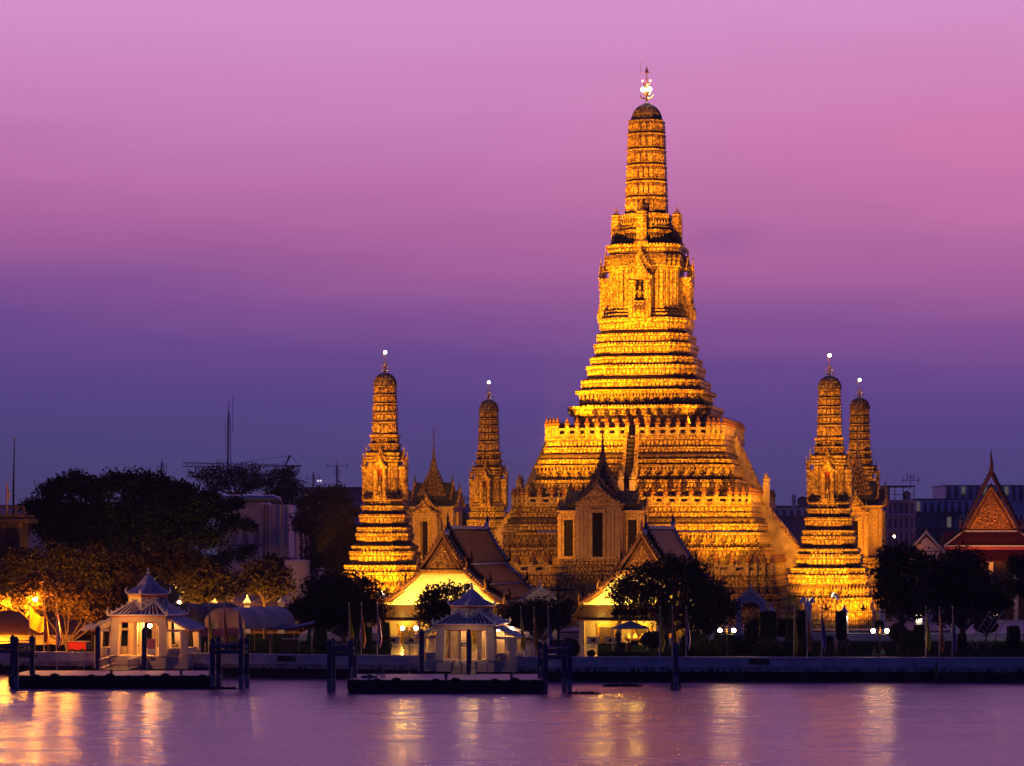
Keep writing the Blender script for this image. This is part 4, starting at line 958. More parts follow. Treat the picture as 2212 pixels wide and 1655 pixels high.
def river_wall(a, b, label):
    out = MB(); cuts = [a] + [c for c in (1200,) if a < c < b] + [b]
    for a_, b_ in zip(cuts[:-1], cuts[1:]):
        m = MB(); pa, pb = W(a_), W(b_); ang = math.atan2(pb[1] - pa[1], pb[0] - pa[0]); ln = math.hypot(pb[0] - pa[0], pb[1] - pa[1])
        m.box(0, ln, 0, .35, 1.35, 2.25); m.box(-.03, ln + .03, -.06, .42, 2.25, 2.40); m.box(0, ln, -.05, .2, 1.42, 1.56)
        k = int(ln / .84)
        for i in range(k):
            x = (i + .5) * ln / k
            m.box(x - .34, x + .34, -.045, .01, 2.10, 2.15); m.box(x - .34, x - .29, -.04, .01, 1.72, 2.10); m.box(x + .29, x + .34, -.04, .01, 1.72, 2.10)
            m.cb(x - .29, -.02, 2.03, .12, .04, .07, 0); m.cb(x + .29, -.02, 2.03, .12, .04, .07, 0)
        m.c = 1; m.box(0, ln, -.45, .3, .95, 1.345); m.box(0, ln, -.5, .3, 1.345, 1.40)
        m.c = 2; m.box(-.3, ln + .3, -.42, .3, -1, .94)
        rnd = random.Random(int(a_))
        for i in range(int(ln * 6)):
            x = rnd.random() * ln; h = rnd.random() ** 2 * .5; m.cb(x, -.47, .5 + rnd.random() * .3, .15 + rnd.random() * .3, .12, h + .12, 0, .3)
        out.put(m, (pa[0], pa[1], 0), ang)
    return tag(out.build('river_wall', [M['rwall'], M['ledge'], M['mud']]), label, 'wall', 'river wall stretches')
river_wall(-70, 222, 'low white river wall at the far left, behind the left pontoon')
river_wall(372, 935, 'low white river wall between the two white pavilions')
river_wall(1072, 2290, 'longest low white river wall, from the middle pavilion to the right edge')
def plaque(px_, py, w_, label):
    x, y = W(px_, -.05); o = thing('sign_plaque', label, 'sign', (x, y, PZ(py, y)), math.atan2(-14, 100) * .5 if px_ < 1200 else 0, 'black signs on the river wall')
    q = MB(); q.box(-w_, w_, -.10, -.03, -.28, .26); q.build('plate', M['plaque'], o)
    q = MB(); rnd = random.Random(5)
    x = -.45
    while x < .45:
        ww = .03 + rnd.random() * .03; q.box(x, x + ww, -.106, -.099, .04, .13); q.box(x + ww * .7, x + ww, -.106, -.099, .13, .15); x += ww + .025
    q.box(-.75, .75, -.106, -.099, -.10, -.085); q.build('lettering', M['ptext'], o)
plaque(621, 1423, 1.0, 'black sign plate on the wall between the pavilions')
plaque(1640, 1429, 1.0, 'black sign plate on the long wall right of the single mooring post')
q = plaque(62, 1414, 1.1, 'black sign plate on the wall behind the left mooring frame')
# ================================================================ pontoons, gangways, mooring posts
M['deck'] = mat('pontoon_deck', (.42, .30, .32), .6, var=.25, scale=.8)
M['hull'] = mat('black_pontoon_hull', (.012, .011, .014), .7, var=.3)
M['rubber'] = mat('black_tyre_rubber', (.010, .010, .012), .8, var=.2)
M['blue'] = mat('dark_blue_timber', (.05, .055, .09), .7, var=.35, scale=1.5)
M['cap_'] = mat('pale_post_band', (.30, .25, .27), .7, var=.3, scale=2)
def pontoon(a, b, Yf, Yb, label, grp='landing pontoons'):
    z = 1.2; x0, x1 = PX(a, Yf), PX(b, Yf); root = thing('pontoon', label, 'pontoon', ((x0 + x1) / 2, (Yf + Yb) / 2, 0), 0, grp); h = (x1 - x0) / 2; d = (Yb - Yf) / 2
    q = MB(); q.loft([[(-h, -d, z - .05), (h, -d, z - .05), (h, d, z - .05), (-h, d, z - .05)], [(-h, -d, .3), (h, -d, .3), (h, d, .3), (-h, d, .3)], [(-h + .8, -d + .3, -.5), (h - .8, -d + .3, -.5), (h - .8, d, -.5), (-h + .8, d, -.5)]])
    q.build('hull', M['hull'], root)
    q = MB(); q.box(-h + .1, h - .1, -d + .15, d - .1, z - .046, z); q.build('deck', M['deck'], root)
    n = int(2 * h / 1.7)
    for i in range(n):
        q = MB(); x = -h + .9 + i * (2 * h - 1.8) / (n - 1); cz = .72 + .10 * ((i * 7) % 3 - 1)
        q.tube([(x + .48 * math.cos(t_ * math.pi / 6), -d - .16, cz + .48 * math.sin(t_ * math.pi / 6)) for t_ in range(13)], .16, 6); q.build('tyre_fender', M['rubber'], root)
    q = MB(); n = int(2 * h / 2.4)
    for i in range(n + 1):
        x = -h + .3 + i * (2 * h - .6) / n; q.tube([(x, d - .3, z), (x, d - .3, z + 1.05)], .055, 5)
        if i % 3 == 1: q.cb(x, d - .3, z, .14, .14, 1.1)
    for zz in (.5, .95): q.tube([(-h + .3, d - .3, z + zz), (h - .3, d - .3, z + zz)], .014, 4)
    for s in (-1, 1):
        for i in range(6): q.tube([(s * (h - .35), -d + .6 + i * .55, z), (s * (h - .35), -d + .6 + i * .55, z + 1.0)], .03, 4)
        for zz in (.15, 1.0): q.tube([(s * (h - .35), -d + .5, z + zz), (s * (h - .35), -d + 3.5, z + zz)], .04, 4)
    q.build('railing', M['rail'], root)
    for x in (-h + 2, h - 3, 0): q = MB(); q.lathe([(.16, 0), (.12, .1), (.12, .35), (.2, .4), (.2, .46)], x, -d + .8, z, 8); q.build('bollard', M['blue'], root)
    return root
pontoon(18, 458, 259.6, 269.6, 'left floating landing pontoon edged with black tyres')
pontoon(750, 1176, 251.7, 262.6, 'middle floating landing pontoon where a person sits')
def gangway(px0, px1, Yf, label):
    xa, xb = PX(px0, (Yf + WY(px0)) / 2), PX(px1, (Yf + WY(px1)) / 2); Yw = WY((px0 + px1) / 2) - 3.6
    root = thing('gangway', label, 'gangway', ((xa + xb) / 2, Yf, 0), 0, 'gangways to the pontoons'); h = (xb - xa) / 2; L_ = Yw - Yf - .3
    q = MB(); q.loft([[(-h, -1, 1.25), (h, -1, 1.25), (h, -1, 1.05), (-h, -1, 1.05)], [(-h, L_, 1.34), (h, L_, 1.34), (h, L_, 1.1), (-h, L_, 1.1)]]); q.build('walkway', M['hull'], root)
    for s in (-1, 1):
        q = MB(); n = 12
        for i in range(n + 1): y = -1 + (L_ + 1) * i / n; q.box(s * h - .03, s * h + .03, y - .03, y + .03, 1.2, 2.3)
        q.tube([(s * h, -1, 2.3), (s * h, L_, 2.35)], .04, 4); q.tube([(s * h, -1, 1.45), (s * h, L_, 1.5)], .03, 4); q.build('handrail', M['rail'], root)
gangway(240, 300, 269.6, 'dark gangway with barred handrails up to the left pavilion'); gangway(978, 1030, 262.6, 'dark gangway up to the middle pavilion')
def post_mb(h, w=.44):
    q = MB(); q.cb(0, 0, -1, w, w, h + 1); q.c = 1; q.cb(0, 0, .1, w + .01, w + .01, 1.1); q.c = 0; q.cb(0, 0, h, w * 1.1, w * 1.1, .12); q.cb(0, 0, h + .12, w * 1.05, w * 1.05, .28, 0, .25); return q
def mooring_post(px_, top, Y, label):
    h = PZ(top, Y); o = post_mb(h).build('mooring_post', [M['blue'], M['cap_']], None, (PX(px_, Y), Y, 0)); tag(o, label, 'mooring post', 'single mooring posts'); return o
mooring_post(211.5, 1360, 269.8, 'single square blue mooring post left of the left pavilion'); mooring_post(311.5, 1364, 269.8, 'single square blue mooring post in front of the left pavilion')
mooring_post(911, 1367, 262.9, 'single square blue mooring post left of the middle pavilion'); mooring_post(1012.5, 1368, 262.9, 'single square blue mooring post before the middle pavilion')
o = mooring_post(1459.5, 1394, 257.5, 'lone mooring post standing in open water with a tyre at its foot')
q = MB(); q.tube([(.42 * math.cos(t_ * math.pi / 6), -.1 + .0 * t_, .25 + .42 * math.sin(t_ * math.pi / 6)) for t_ in range(13)], .12, 6); q.build('tyre_fender', M['rubber'], o)
def frame(px0, px1, top, Y, dep, label, sk=0):
    x0, x1 = PX(px0, Y), PX(px1, Y); h = PZ(top, Y); w = x1 - x0; root = thing('mooring_gantry', label, 'mooring gantry', ((x0 + x1) / 2, Y, 0), 0, 'timber mooring frames')
    for s in (-1, 1):
        for k in (0, 1): post_mb(h + .05 * k).build('post', [M['blue'], M['cap_']], root, (s * w / 2 + sk * k, k * dep, 0))
    q = MB()
    for k in (0, 1):
        for zz, hh in ((h - .62, .34), (h - 1.15, .30)): q.box(-w / 2 + .23 + sk * k, w / 2 - .23 + sk * k, k * dep - .12, k * dep + .12, zz, zz + hh)
    for s in (-1, 1):
        for zz, hh in ((h - .62, .3), (h - 1.15, .3)): q.loft([[(s * w / 2 - .12, .2, zz), (s * w / 2 + .12, .2, zz), (s * w / 2 + .12, .2, zz + hh), (s * w / 2 - .12, .2, zz + hh)], [(s * w / 2 - .12 + sk, dep - .2, zz), (s * w / 2 + .12 + sk, dep - .2, zz), (s * w / 2 + .12 + sk, dep - .2, zz + hh), (s * w / 2 - .12 + sk, dep - .2, zz + hh)]])
        q.c = 1; q.tube([(-s * w / 2, .1, h - .1), (s * w / 2 + sk, dep, h - .1)], .05, 4); q.c = 0
    q.build('cross_beam', [M['blue'], M['cap_']], root); return root
frame(459.5, 521, 1386, 259.8, 2.0, 'mooring frame of blue posts at the right end of the left pontoon', .35)
frame(712, 758, 1390, 253.5, 2.0, 'mooring frame of blue posts at the left end of the middle pontoon', .2)
frame(1178, 1230.5, 1397, 252.5, 2.2, 'mooring frame of blue posts at the right end of the middle pontoon', -.45)
frame(-8, 34.5, 1384, 258, 3.0, 'mooring frame of blue posts at the far left edge', 1.0)
# ================================================================ flags, lamps, poles
M['pole'] = mat('white_flagpole', (.55, .52, .50), .5, var=.1)
FY = mat('yellow_flag_cloth', (.75, .60, .03), .8, var=.15, scale=3); FO = mat('orange_flag_cloth', (.70, .28, .03), .8, var=.15, scale=3)
FYT = FY.copy(); FYT.name = 'sheer_yellow_flag_cloth'
for m_ in (FYT,):
    tr = m_.node_tree; p = tr.nodes['Principled BSDF']; tl = tr.nodes.new('ShaderNodeBsdfTranslucent'); tl.inputs[0].default_value = (.9, .62, .03, 1); ms = tr.nodes.new('ShaderNodeMixShader'); ms.inputs[0].default_value = .5
    tr.links.new(p.outputs[0], ms.inputs[1]); tr.links.new(tl.outputs[0], ms.inputs[2]); tr.links.new(ms.outputs[0], tr.nodes['Material Output'].inputs[0])
FR, FW, FB = mat('red_flag_cloth', (.45, .02, .03), .8, var=.1), mat('white_flag_cloth', (.7, .68, .7), .8, var=.1), mat('blue_flag_cloth', (.03, .04, .25), .8, var=.1)
def flagpole(px_, top, kind, spread=None, idx=0, where=''):
    x, Y = W(px_, 1.0); h = PZ(top, Y) - LZ; nm = {'y': 'yellow', 'o': 'orange', 't': 'tricolour striped'}[kind]
    root = thing('flag_pole', f'{nm} flag {where}', 'flag', (x, Y, LZ), 0, 'flags along the river wall')
    q = MB(); q.tube([(0, 0, 0), (.02, 0, h)], [.045, .03], 6); q.lathe([(.05, 0), (.07, .08), (.01, .25)], .02, 0, h, 6); q.build('pole', M['pole'], root)
    rnd = random.Random(idx); q = MB(); rows, cols = 14, 10; ln = h * (.70 + .06 * rnd.random()); wd = .50 + .15 * rnd.random(); vs = []
    for r_ in range(rows + 1):
        v = r_ / rows; wv = wd * (v ** .8) * (1 - max(0, v - .78) * 2.6) + .02
        if spread: wv = spread * (1 if v < .9 else 1)
        for c in range(cols + 1):
            u = c / cols; zz = h - .1 - v * ln - u * (.5 if not spread else 0)
            if spread: zz = h - .15 - (1 - (1 - u * .95) ** 2) * 1.2 * (1 - abs(u - .75) * .3) - v * (2.2 - .7 * u); 
            vs.append((.04 + u * wv, .10 * math.sin(u * 11 + v * 3 + idx) * (1 if not spread else 1.4), zz))
    fs = []; ms = []
    for r_ in range(rows):
        for c in range(cols):
            fs.append((r_ * (cols + 1) + c, r_ * (cols + 1) + c + 1, (r_ + 1) * (cols + 1) + c + 1, (r_ + 1) * (cols + 1) + c))
            s5 = c / cols + .15 * (r_ / rows) ; ms.append(0 if kind != 't' else (0 if s5 < .2 or s5 > .9 else 1 if s5 < .36 or s5 > .74 else 2))
    q.v, q.f, q.m = vs, fs, ms
    q.build('flag_cloth', {'y': [FYT if spread else FY], 'o': [FO], 't': [FR, FW, FB]}[kind], root, smooth=True)
i = 0
for grp, where in (((63, 95, 121.5), 'far left under the lit tree'), ((450.4, 483.6, 515.5), 'in front of the tents'), ((753.6, 780.3, 814.8), 'below the round dark tree'), ((1124.7, 1153, 1183.8), 'right of the middle pavilion'),
                   ((1424.7, 1451.8, 1481.8), 'in front of the big dark tree'), ((1715, 1743.5, 1774.5), 'before the iron fence'), ((2000, 2029, 2057), 'far right before the pale steps')):
    for p_, k_ in zip(grp, 'yot'):
        flagpole(p_, 1306 + (p_ > 1000) * 8, k_, 1.55 if p_ == 63 else None, i, where + (', spread out and glowing' if p_ == 63 else '')); i += 1
M['green'] = mat('dark_green_cast_iron', (.02, .04, .03), .4, metal=.3, var=.2)
def lamp_post(px_, gy, label, off=2.0, both=True):
    x, Y = W(px_, off); h = PZ(gy, Y) - LZ; root = thing('street_lamp', label, 'street lamp', (x, Y, LZ), 0, 'twin-globe street lamps')
    q = MB(); q.lathe([(.2, 0), (.2, .15), (.12, .25), (.10, .6), (.05, .7), (.04, h - .3)], n=8)
    for s in (-1, 1): q.tube([(0, 0, h - .3), (s * .35, 0, h - .42), (s * .62, 0, h - .38), (s * .67, 0, h - .2)], [.035, .03, .03, .03], 5)
    q.build('post', M['green'], root)
    q = MB(); q.lathe([(.04, h - .35), (.12, h - .15), (.05, h), (.10, h + .1), (.03, h + .3), (.01, h + .5)], n=8); q.build('gilt_ornament', M['gilt'], root)
    for s in (-1, 1):
        g = MB(); g.ball(0, 0, 0, .20, 10); g.build('globe', M['globe'], root, (s * .68, 0, h))
for p_, y_, l_ in ((338, 1352, 'twin-globe street lamp beside the left pavilion'), (884, 1357, 'twin-globe street lamp left of the middle pavilion'), (1091, 1359, 'twin-globe street lamp right of the middle pavilion'),
                   (1570, 1362, 'twin-globe street lamp between the big dark tree and the arched gate'), (1901, 1363, 'twin-globe street lamp at the right, near the seated people')):
    lamp_post(p_, y_, l_, 2.0 if p_ != 338 else -.6 + 2)
# single lights in the trees and on pillars
def small_lamp(px_, py, Y, label, r=.22, em=None):
    z = PZ(py, Y); root = thing('pole_lamp', label, 'lamp', (PX(px_, Y), Y, LZ)); q = MB(); q.tube([(0, .1, 0), (0, .1, z - LZ - r)], .05, 5); q.build('post', M['iron'], root)
    g = MB(); g.ball(0, 0, 0, r, 8); g.build('bulb', em or M['globe'], root, (0, 0, z - LZ)); return root
small_lamp(76, 1294, 289.4, 'bright lamp among the leaves above the left roof', .26, M['lampo']); small_lamp(197, 1281, 318, 'small distant lamp seen through the lit tree', .18)
small_lamp(387, 1302, 330, 'bright lamp just right of the left pavilion roof', .22, M['lampo']); small_lamp(1932, 1159, 395, 'small lamp right of the dimmer right corner tower', .16)
small_lamp(2152, 1326, 322, 'small lamp under the trees at the far right', .2, M['lampw'])
def flood(px_, py, Y, label, dx=1):
    z = PZ(py, Y); root = thing('floodlight', label, 'floodlight', (PX(px_, Y), Y, 2.8), 0, 'floodlights aimed at the towers')
    q = MB(); q.tube([(0, 0, 0), (0, 0, z - 3.1)], .05, 5); q.build('post', M['iron'], root)
    q = MB(); q.tube([(-dx * .25, -.3, z - 3.15), (0, 0, z - 2.8), (dx * .22, .25, z - 2.65)], [.12, .28, .38], 8); q.build('housing', M['gatew'], root)
    q = MB(); q.tube([(dx * .23, .26, z - 2.64), (dx * .26, .29, z - 2.62)], .33, 8); q.build('lens', M['lampw'], root)
flood(1733, 1298, 335, 'left one of the pair of round floodlights above the iron fence'); flood(1752, 1299, 335, 'right one of the pair of round floodlights above the iron fence'); flood(1806, 1289, 336, 'single round floodlight right of the pair, turned left', -1)
flood(818, 1284, 338, 'floodlight glowing beside the left hall roof'); flood(826, 1292, 338, 'lower floodlight beside the left hall roof')
# utility pole
x, Y = W(1206, 1.5); root = thing('utility_pole', 'concrete utility pole with crossarm and meter box', 'utility pole', (x, Y, LZ)); hh = PZ(1266, Y) - LZ
q = MB(); q.cb(0, 0, 0, .26, .26, hh, 0, .7); q.build('pole', M['step'], root); q = MB(); q.box(-.8, 1.6, -.1, .1, hh - .5, hh - .28); q.tube([(.0, 0, hh - 1.4), (.9, 0, hh - .45)], .04, 4)
for u in (-.6, .5, 1.2): q.lathe([(.07, 0), (.04, .1), (.07, .2)], u, 0, hh - .28, 6)
q.build('crossarm', M['iron'], root); q = MB(); q.box(-.7, .75, -.35, .1, 1.2, 2.0); q.build('meter_box', M['iron'], root)
# ================================================================ iron fences
def pillar(px_, Y, top, base, w, label, lit=False):
    z1 = PZ(top, Y) - base; root = thing('gate_pillar', label, 'pillar', (PX(px_, Y), Y, base), 0, 'white fence pillars with pointed caps')
    q = MB(); q.cb(0, 0, 0, w * 1.25, w * 1.25, .3); q.cb(0, 0, .3, w, w, z1 - 1.2); q.cb(0, 0, z1 - .9, w * 1.25, w * 1.25, .15); q.build('shaft', M['gatew'], root)
    q = MB(); q.lathe([(w * .7, 0), (w * .45, .25), (w * .2, .5), (.03, .95)], z=z1 - .75, n=8); q.build('cap', M['gatew'], root)
    if lit:
        q = MB(); q.ball(0, -w * .5 - .22, z1 - 1.5, .16, 8); q.build('lamp', M['lampw'], root)
def fence(pa, pb, Y, base, top, label, emb=M['iron'], irn=None):
    xa, xb = PX(pa, Y), PX(pb, Y); root = thing('iron_fence', label, 'fence', ((xa + xb) / 2, Y, base), 0, 'iron fence panels'); h = (xb - xa) / 2; H = PZ(top, Y) - base
    q = MB(); n = int(2 * h / .24)
    for i in range(n + 1):
        x = -h + 2 * h * i / n; t_ = H * (.82 + .18 * (1 - abs(x) / h) ** 1.3); q.box(x - .022, x + .022, -.02, .02, .2, t_); q.cb(x, 0, t_, .08, .05, .16, 0, .1)
    for z in (.25, H * .45, H * .78): q.box(-h, h, -.03, .03, z, z + .06)
    k = max(2, int(2 * h / .5))
    for i in range(k):
        x = -h + 2 * h * (i + .5) / k
        for a_ in (-1, 1): q.tube([(x - .2, 0, H * .47), (x, 0, H * .47 + .18 * a_ + .2), (x + .2, 0, H * .47)], .02, 4)
    q.box(-h, h, -.2, .2, 0, .2); q.build('bars', irn or M['iron'], root)
    q = MB(); zz = H * .98
    q.lathe([(.1, -.3), (.22, -.1), (.12, .1), (.16, .25), (.04, .5)], z=zz, n=8)
    for s in (-1, 1): q.tube([(s * .1, 0, zz - .2), (s * .4, 0, zz), (s * .5, 0, zz + .35), (s * .32, 0, zz + .3)], [.07, .08, .05, .01], 5); q.tube([(s * .08, 0, zz - .3), (s * .3, 0, zz - .55)], [.07, .02], 4)
    q.build('crest', emb, root)
for p_, t_, l_, lit in ((1666, 1306, 'white pillar right beside the arched gate', 0), (1745, 1294, 'tall white pillar between the two floodlights', 0), (1824, 1308, 'white pillar glowing under a lamp, right of the clipped hedge', 1), (1984, 1309, 'white pillar glowing under a lamp, between the dark right trees', 1), (2062, 1318, 'unlit white pillar right of the far right flags', 0), (1905, 1310, 'white pillar at the foot of the right corner tower', 0)):
    pillar(p_, 331, t_, 2.8, .75, l_, lit)
for a_, b_, l_ in ((1672, 1739, 'iron fence panel right of the arched gate'), (1751, 1818, 'iron fence panel glowing orange before the right corner tower'), (1830, 1899, 'iron fence panel right of the lit pillar'), (1911, 1978, 'iron fence panel behind the dark right tree'), (1990, 2056, 'iron fence panel right of the second lit pillar')):
    fence(a_, b_, 331.3, 2.8, 1312, l_)
for p_, l_ in ((462, 'pointed fence pillar behind the left tent'), (534, 'pointed fence pillar glowing above the tent roof'), (608, 'pointed fence pillar right of the tent roof'), (388, 'pointed fence pillar beside the lamp right of the left pavilion')): pillar(p_, 352, 1288, 2.0, .8, l_, False)
for a_, b_, l_ in ((394, 456, 'gilded iron fence panel behind the lamp by the left pavilion'), (468, 528, 'gilded iron fence panel behind the tent, left'), (540, 602, 'gilded iron fence panel behind the tent, right'), (614, 660, 'gilded iron fence panel half hidden by the round dark tree')): fence(a_, b_, 352, 2.0, 1290, l_, M['gilt'], M['goldwood'])
fence(1258, 1200, 330, 2.8, 1330, 'iron fence panel left of the right hall')
# ================================================================ trees and shrubs
def leafmat(name, c, rough=.6):
    m = bpy.data.materials.new(name); m.use_nodes = True; tr = m.node_tree; p = tr.nodes['Principled BSDF']; p.inputs['Roughness'].default_value = rough; p.inputs['Specular IOR Level'].default_value = .08
    tc = tr.nodes.new('ShaderNodeTexCoord'); n = tr.nodes.new('ShaderNodeTexNoise'); n.inputs['Scale'].default_value = 1.3; n.inputs['Detail'].default_value = 6; tr.links.new(tc.outputs['Object'], n.inputs['Vector'])
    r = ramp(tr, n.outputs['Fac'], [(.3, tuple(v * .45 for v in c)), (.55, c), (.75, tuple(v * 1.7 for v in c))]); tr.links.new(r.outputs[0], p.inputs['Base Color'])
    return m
LF = leafmat('dark_foliage', (.014, .021, .009)); LF2 = leafmat('lit_foliage', (.075, .055, .013)); LF3 = leafmat('lamp_lit_foliage', (.17, .10, .018)); LFB = leafmat('distant_foliage', (.035, .028, .026)); LFH = leafmat('clipped_foliage', (.018, .032, .012))  # lit copies hold the lamp glow in a brighter, more orange leaf colour
BK = mat('bark', (.10, .07, .05), .85, var=.4, scale=3, bump=.5); BKL = mat('pale_bark', (.20, .13, .08), .8, var=.3, scale=3, bump=.4)
rng = np.random.default_rng(11)
def leaves(blobs, size, dens=3.0, clump=.55, hollow=.35):
    """blobs: (x, y, z, rx, ry, rz) local; returns diamond leaves gathered in clumps"""
    P = []
    for (x, y, z, rx, ry, rz) in blobs:
        nleaf = int(dens * math.pi * rx * rz / size ** 2 * 2.9) + 8; nc = max(5, int(nleaf / 26))
        d = rng.normal(size=(nc, 3)); d /= np.linalg.norm(d, axis=1)[:, None]; rr = (hollow + (1 - hollow) * rng.random(nc) ** .6)[:, None]
        lump = 1 + .16 * np.sin(d[:, :1] * 5 + x) * np.cos(d[:, 2:] * 6 + z)
        c = d * rr * lump * np.array([rx, ry, rz]) + np.array([x, y, z])
        idx = rng.integers(0, nc, nleaf); P.append(c[idx] + rng.normal(size=(nleaf, 3)) * clump * np.array([1, 1, .7]) * min(1, (rx + rz) / 4 + .25))
    P = np.concatenate(P); n = len(P)
    a = rng.normal(size=(n, 3)); a /= np.linalg.norm(a, axis=1)[:, None]; b = rng.normal(size=(n, 3)); b -= (a * b).sum(1)[:, None] * a; b /= np.linalg.norm(b, axis=1)[:, None]
    s = size * (.6 + .8 * rng.random(n))[:, None]
    V = np.stack([P - a * s, P - b * s * .45, P + a * s, P + b * s * .45], 1).reshape(-1, 3)
    return V, n
def leaf_mesh(name, V, n):
    me = bpy.data.meshes.new(name); me.vertices.add(len(V)); me.vertices.foreach_set('co', V.astype(np.float32).ravel())
    me.loops.add(4 * n); me.loops.foreach_set('vertex_index', np.arange(4 * n, dtype=np.int32)); me.polygons.add(n)
    me.polygons.foreach_set('loop_start', np.arange(0, 4 * n, 4, dtype=np.int32)); me.update(calc_edges=True); return me
def tree(name, label, Y, blobs, base, size=.24, lm=None, bm=None, group='trees in the temple garden', zb=2.0, tr_r=.35, dens=3.0, dep=.8, split=None, cat='tree', hollow=.35, limbs=True, clump=.55):
    k = Y / F; bx = PX(base, Y); root = thing(name, label, cat, (bx, Y, zb), 0, group)
    B = []
    for b in blobs:
        px_, py, rx, rz = b[:4]; off = b[4] if len(b) > 4 else random.uniform(-1.2, 1.2)
        B.append((PX(px_, Y) - bx, off, PZ(py, Y) - zb, rx * k, max(1.0, rx * k * dep), rz * k))
    V, n = leaves(B, size, dens, clump, hollow); me = leaf_mesh('crown', V, n); me.materials.append(lm or LF); link('crown', me, root)
    q = MB(); top = sorted(B, key=lambda b: -b[3] * b[5]); sx, sz_ = (split or (base, None)); fx = PX(sx, Y) - bx; fz = (PZ(sz_, Y) - zb) if sz_ else min(b[2] - b[5] * .6 for b in B) * .75
    fz = max(.6, fz); q.tube([(0, 0, -.3), (fx * .4, 0, fz * .5), (fx, 0, fz)], [tr_r * 1.25, tr_r, tr_r * .85], 8)
    if limbs:
        for b in top[:9]:
            mx_ = (fx + b[0]) / 2 + random.uniform(-.3, .3); mz = (fz + b[2]) / 2 - .12 * abs(b[0] - fx) + .1; mz = max(mz, fz * .9)
            q.tube([(fx, 0, fz - .1), (mx_, b[1] * .5, mz), (b[0], b[1], b[2])], [tr_r * .6, tr_r * .38, tr_r * .12], 6)
            for j in range(2):
                e = (b[0] + random.uniform(-.7, .7) * b[3], b[1] + random.uniform(-.5, .5) * b[4], b[2] + random.uniform(0, .7) * b[5]); q.tube([(mx_, b[1] * .5, mz), ((mx_ + e[0]) / 2, b[1], (mz + e[2]) / 2 + .2), e], [tr_r * .22, tr_r * .15, .02], 5)
    q.build('trunk', bm or BK, root); return root
tree('rain_tree', 'huge spreading dark tree filling the left skyline', 338, [(75, 1095, 28, 20), (120, 1062, 34, 26), (165, 1045, 34, 26), (212, 1058, 40, 26), (262, 1042, 36, 22), (305, 1050, 38, 26), (350, 1052, 36, 24), (392, 1062, 32, 22), (420, 1085, 34, 22), (455, 1072, 20, 16),
    (95, 1125, 36, 24), (150, 1110, 46, 32), (215, 1110, 50, 36), (285, 1105, 52, 38), (350, 1105, 50, 36), (410, 1120, 42, 28), (465, 1100, 30, 18), (505, 1088, 18, 12), (500, 1130, 34, 16), (540, 1138, 16, 10), (130, 1160, 50, 28), (210, 1165, 60, 34), (300, 1160, 60, 36), (380, 1160, 50, 34), (450, 1160, 40, 24)],
    300, .26, tr_r=.8, split=(270, 1205), dens=4.2, clump=.55, hollow=.1)
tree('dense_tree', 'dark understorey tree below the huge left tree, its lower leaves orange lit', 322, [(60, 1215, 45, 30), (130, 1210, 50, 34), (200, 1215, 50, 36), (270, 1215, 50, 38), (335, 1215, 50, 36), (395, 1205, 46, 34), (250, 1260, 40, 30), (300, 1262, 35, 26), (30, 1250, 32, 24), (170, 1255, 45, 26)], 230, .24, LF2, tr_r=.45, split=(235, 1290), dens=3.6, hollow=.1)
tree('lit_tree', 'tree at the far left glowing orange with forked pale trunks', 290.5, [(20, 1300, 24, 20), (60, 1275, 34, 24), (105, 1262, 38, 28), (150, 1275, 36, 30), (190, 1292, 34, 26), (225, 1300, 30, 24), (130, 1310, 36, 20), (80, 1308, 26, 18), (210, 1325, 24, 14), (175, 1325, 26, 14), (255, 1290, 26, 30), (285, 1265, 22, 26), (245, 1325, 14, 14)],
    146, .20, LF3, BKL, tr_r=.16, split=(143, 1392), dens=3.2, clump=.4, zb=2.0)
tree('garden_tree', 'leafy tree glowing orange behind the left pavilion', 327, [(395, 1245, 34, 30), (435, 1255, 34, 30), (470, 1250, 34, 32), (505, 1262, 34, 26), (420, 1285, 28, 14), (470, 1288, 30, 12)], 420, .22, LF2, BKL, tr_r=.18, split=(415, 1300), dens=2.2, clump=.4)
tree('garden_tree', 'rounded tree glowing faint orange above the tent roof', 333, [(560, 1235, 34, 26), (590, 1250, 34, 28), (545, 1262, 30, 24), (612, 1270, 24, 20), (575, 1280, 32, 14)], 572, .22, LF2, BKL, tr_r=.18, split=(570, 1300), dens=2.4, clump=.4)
tree('round_tree', 'round dark tree between the tents and the left hall', 301, [(690, 1275, 34, 26), (730, 1262, 40, 26), (775, 1275, 38, 28), (665, 1310, 34, 26), (710, 1312, 46, 32), (760, 1318, 46, 30), (805, 1315, 26, 26), (680, 1340, 40, 18), (740, 1345, 50, 16), (640, 1320, 18, 16)], 745, .20, tr_r=.3, split=(742, 1375))
tree('round_tree', 'dark tree in front of the lit gable, left of the middle pavilion', 302, [(935, 1285, 24, 18), (965, 1275, 22, 14), (990, 1278, 20, 14), (925, 1310, 26, 22), (960, 1312, 34, 26), (930, 1338, 28, 18), (985, 1310, 24, 20), (965, 1345, 28, 16), (1010, 1268, 8, 5)], 1020 - 70, .19, tr_r=.2, dens=2.3)
tree('round_tree', 'dark tree with a forked trunk below the white pediment gate', 296, [(1110, 1325, 26, 18), (1145, 1318, 30, 20), (1180, 1315, 28, 22), (1210, 1322, 22, 18), (1130, 1345, 32, 18), (1175, 1345, 34, 18), (1100, 1350, 18, 14), (1205, 1345, 20, 14), (1225, 1305, 12, 8)], 1165, .20, tr_r=.24, split=(1166, 1388))
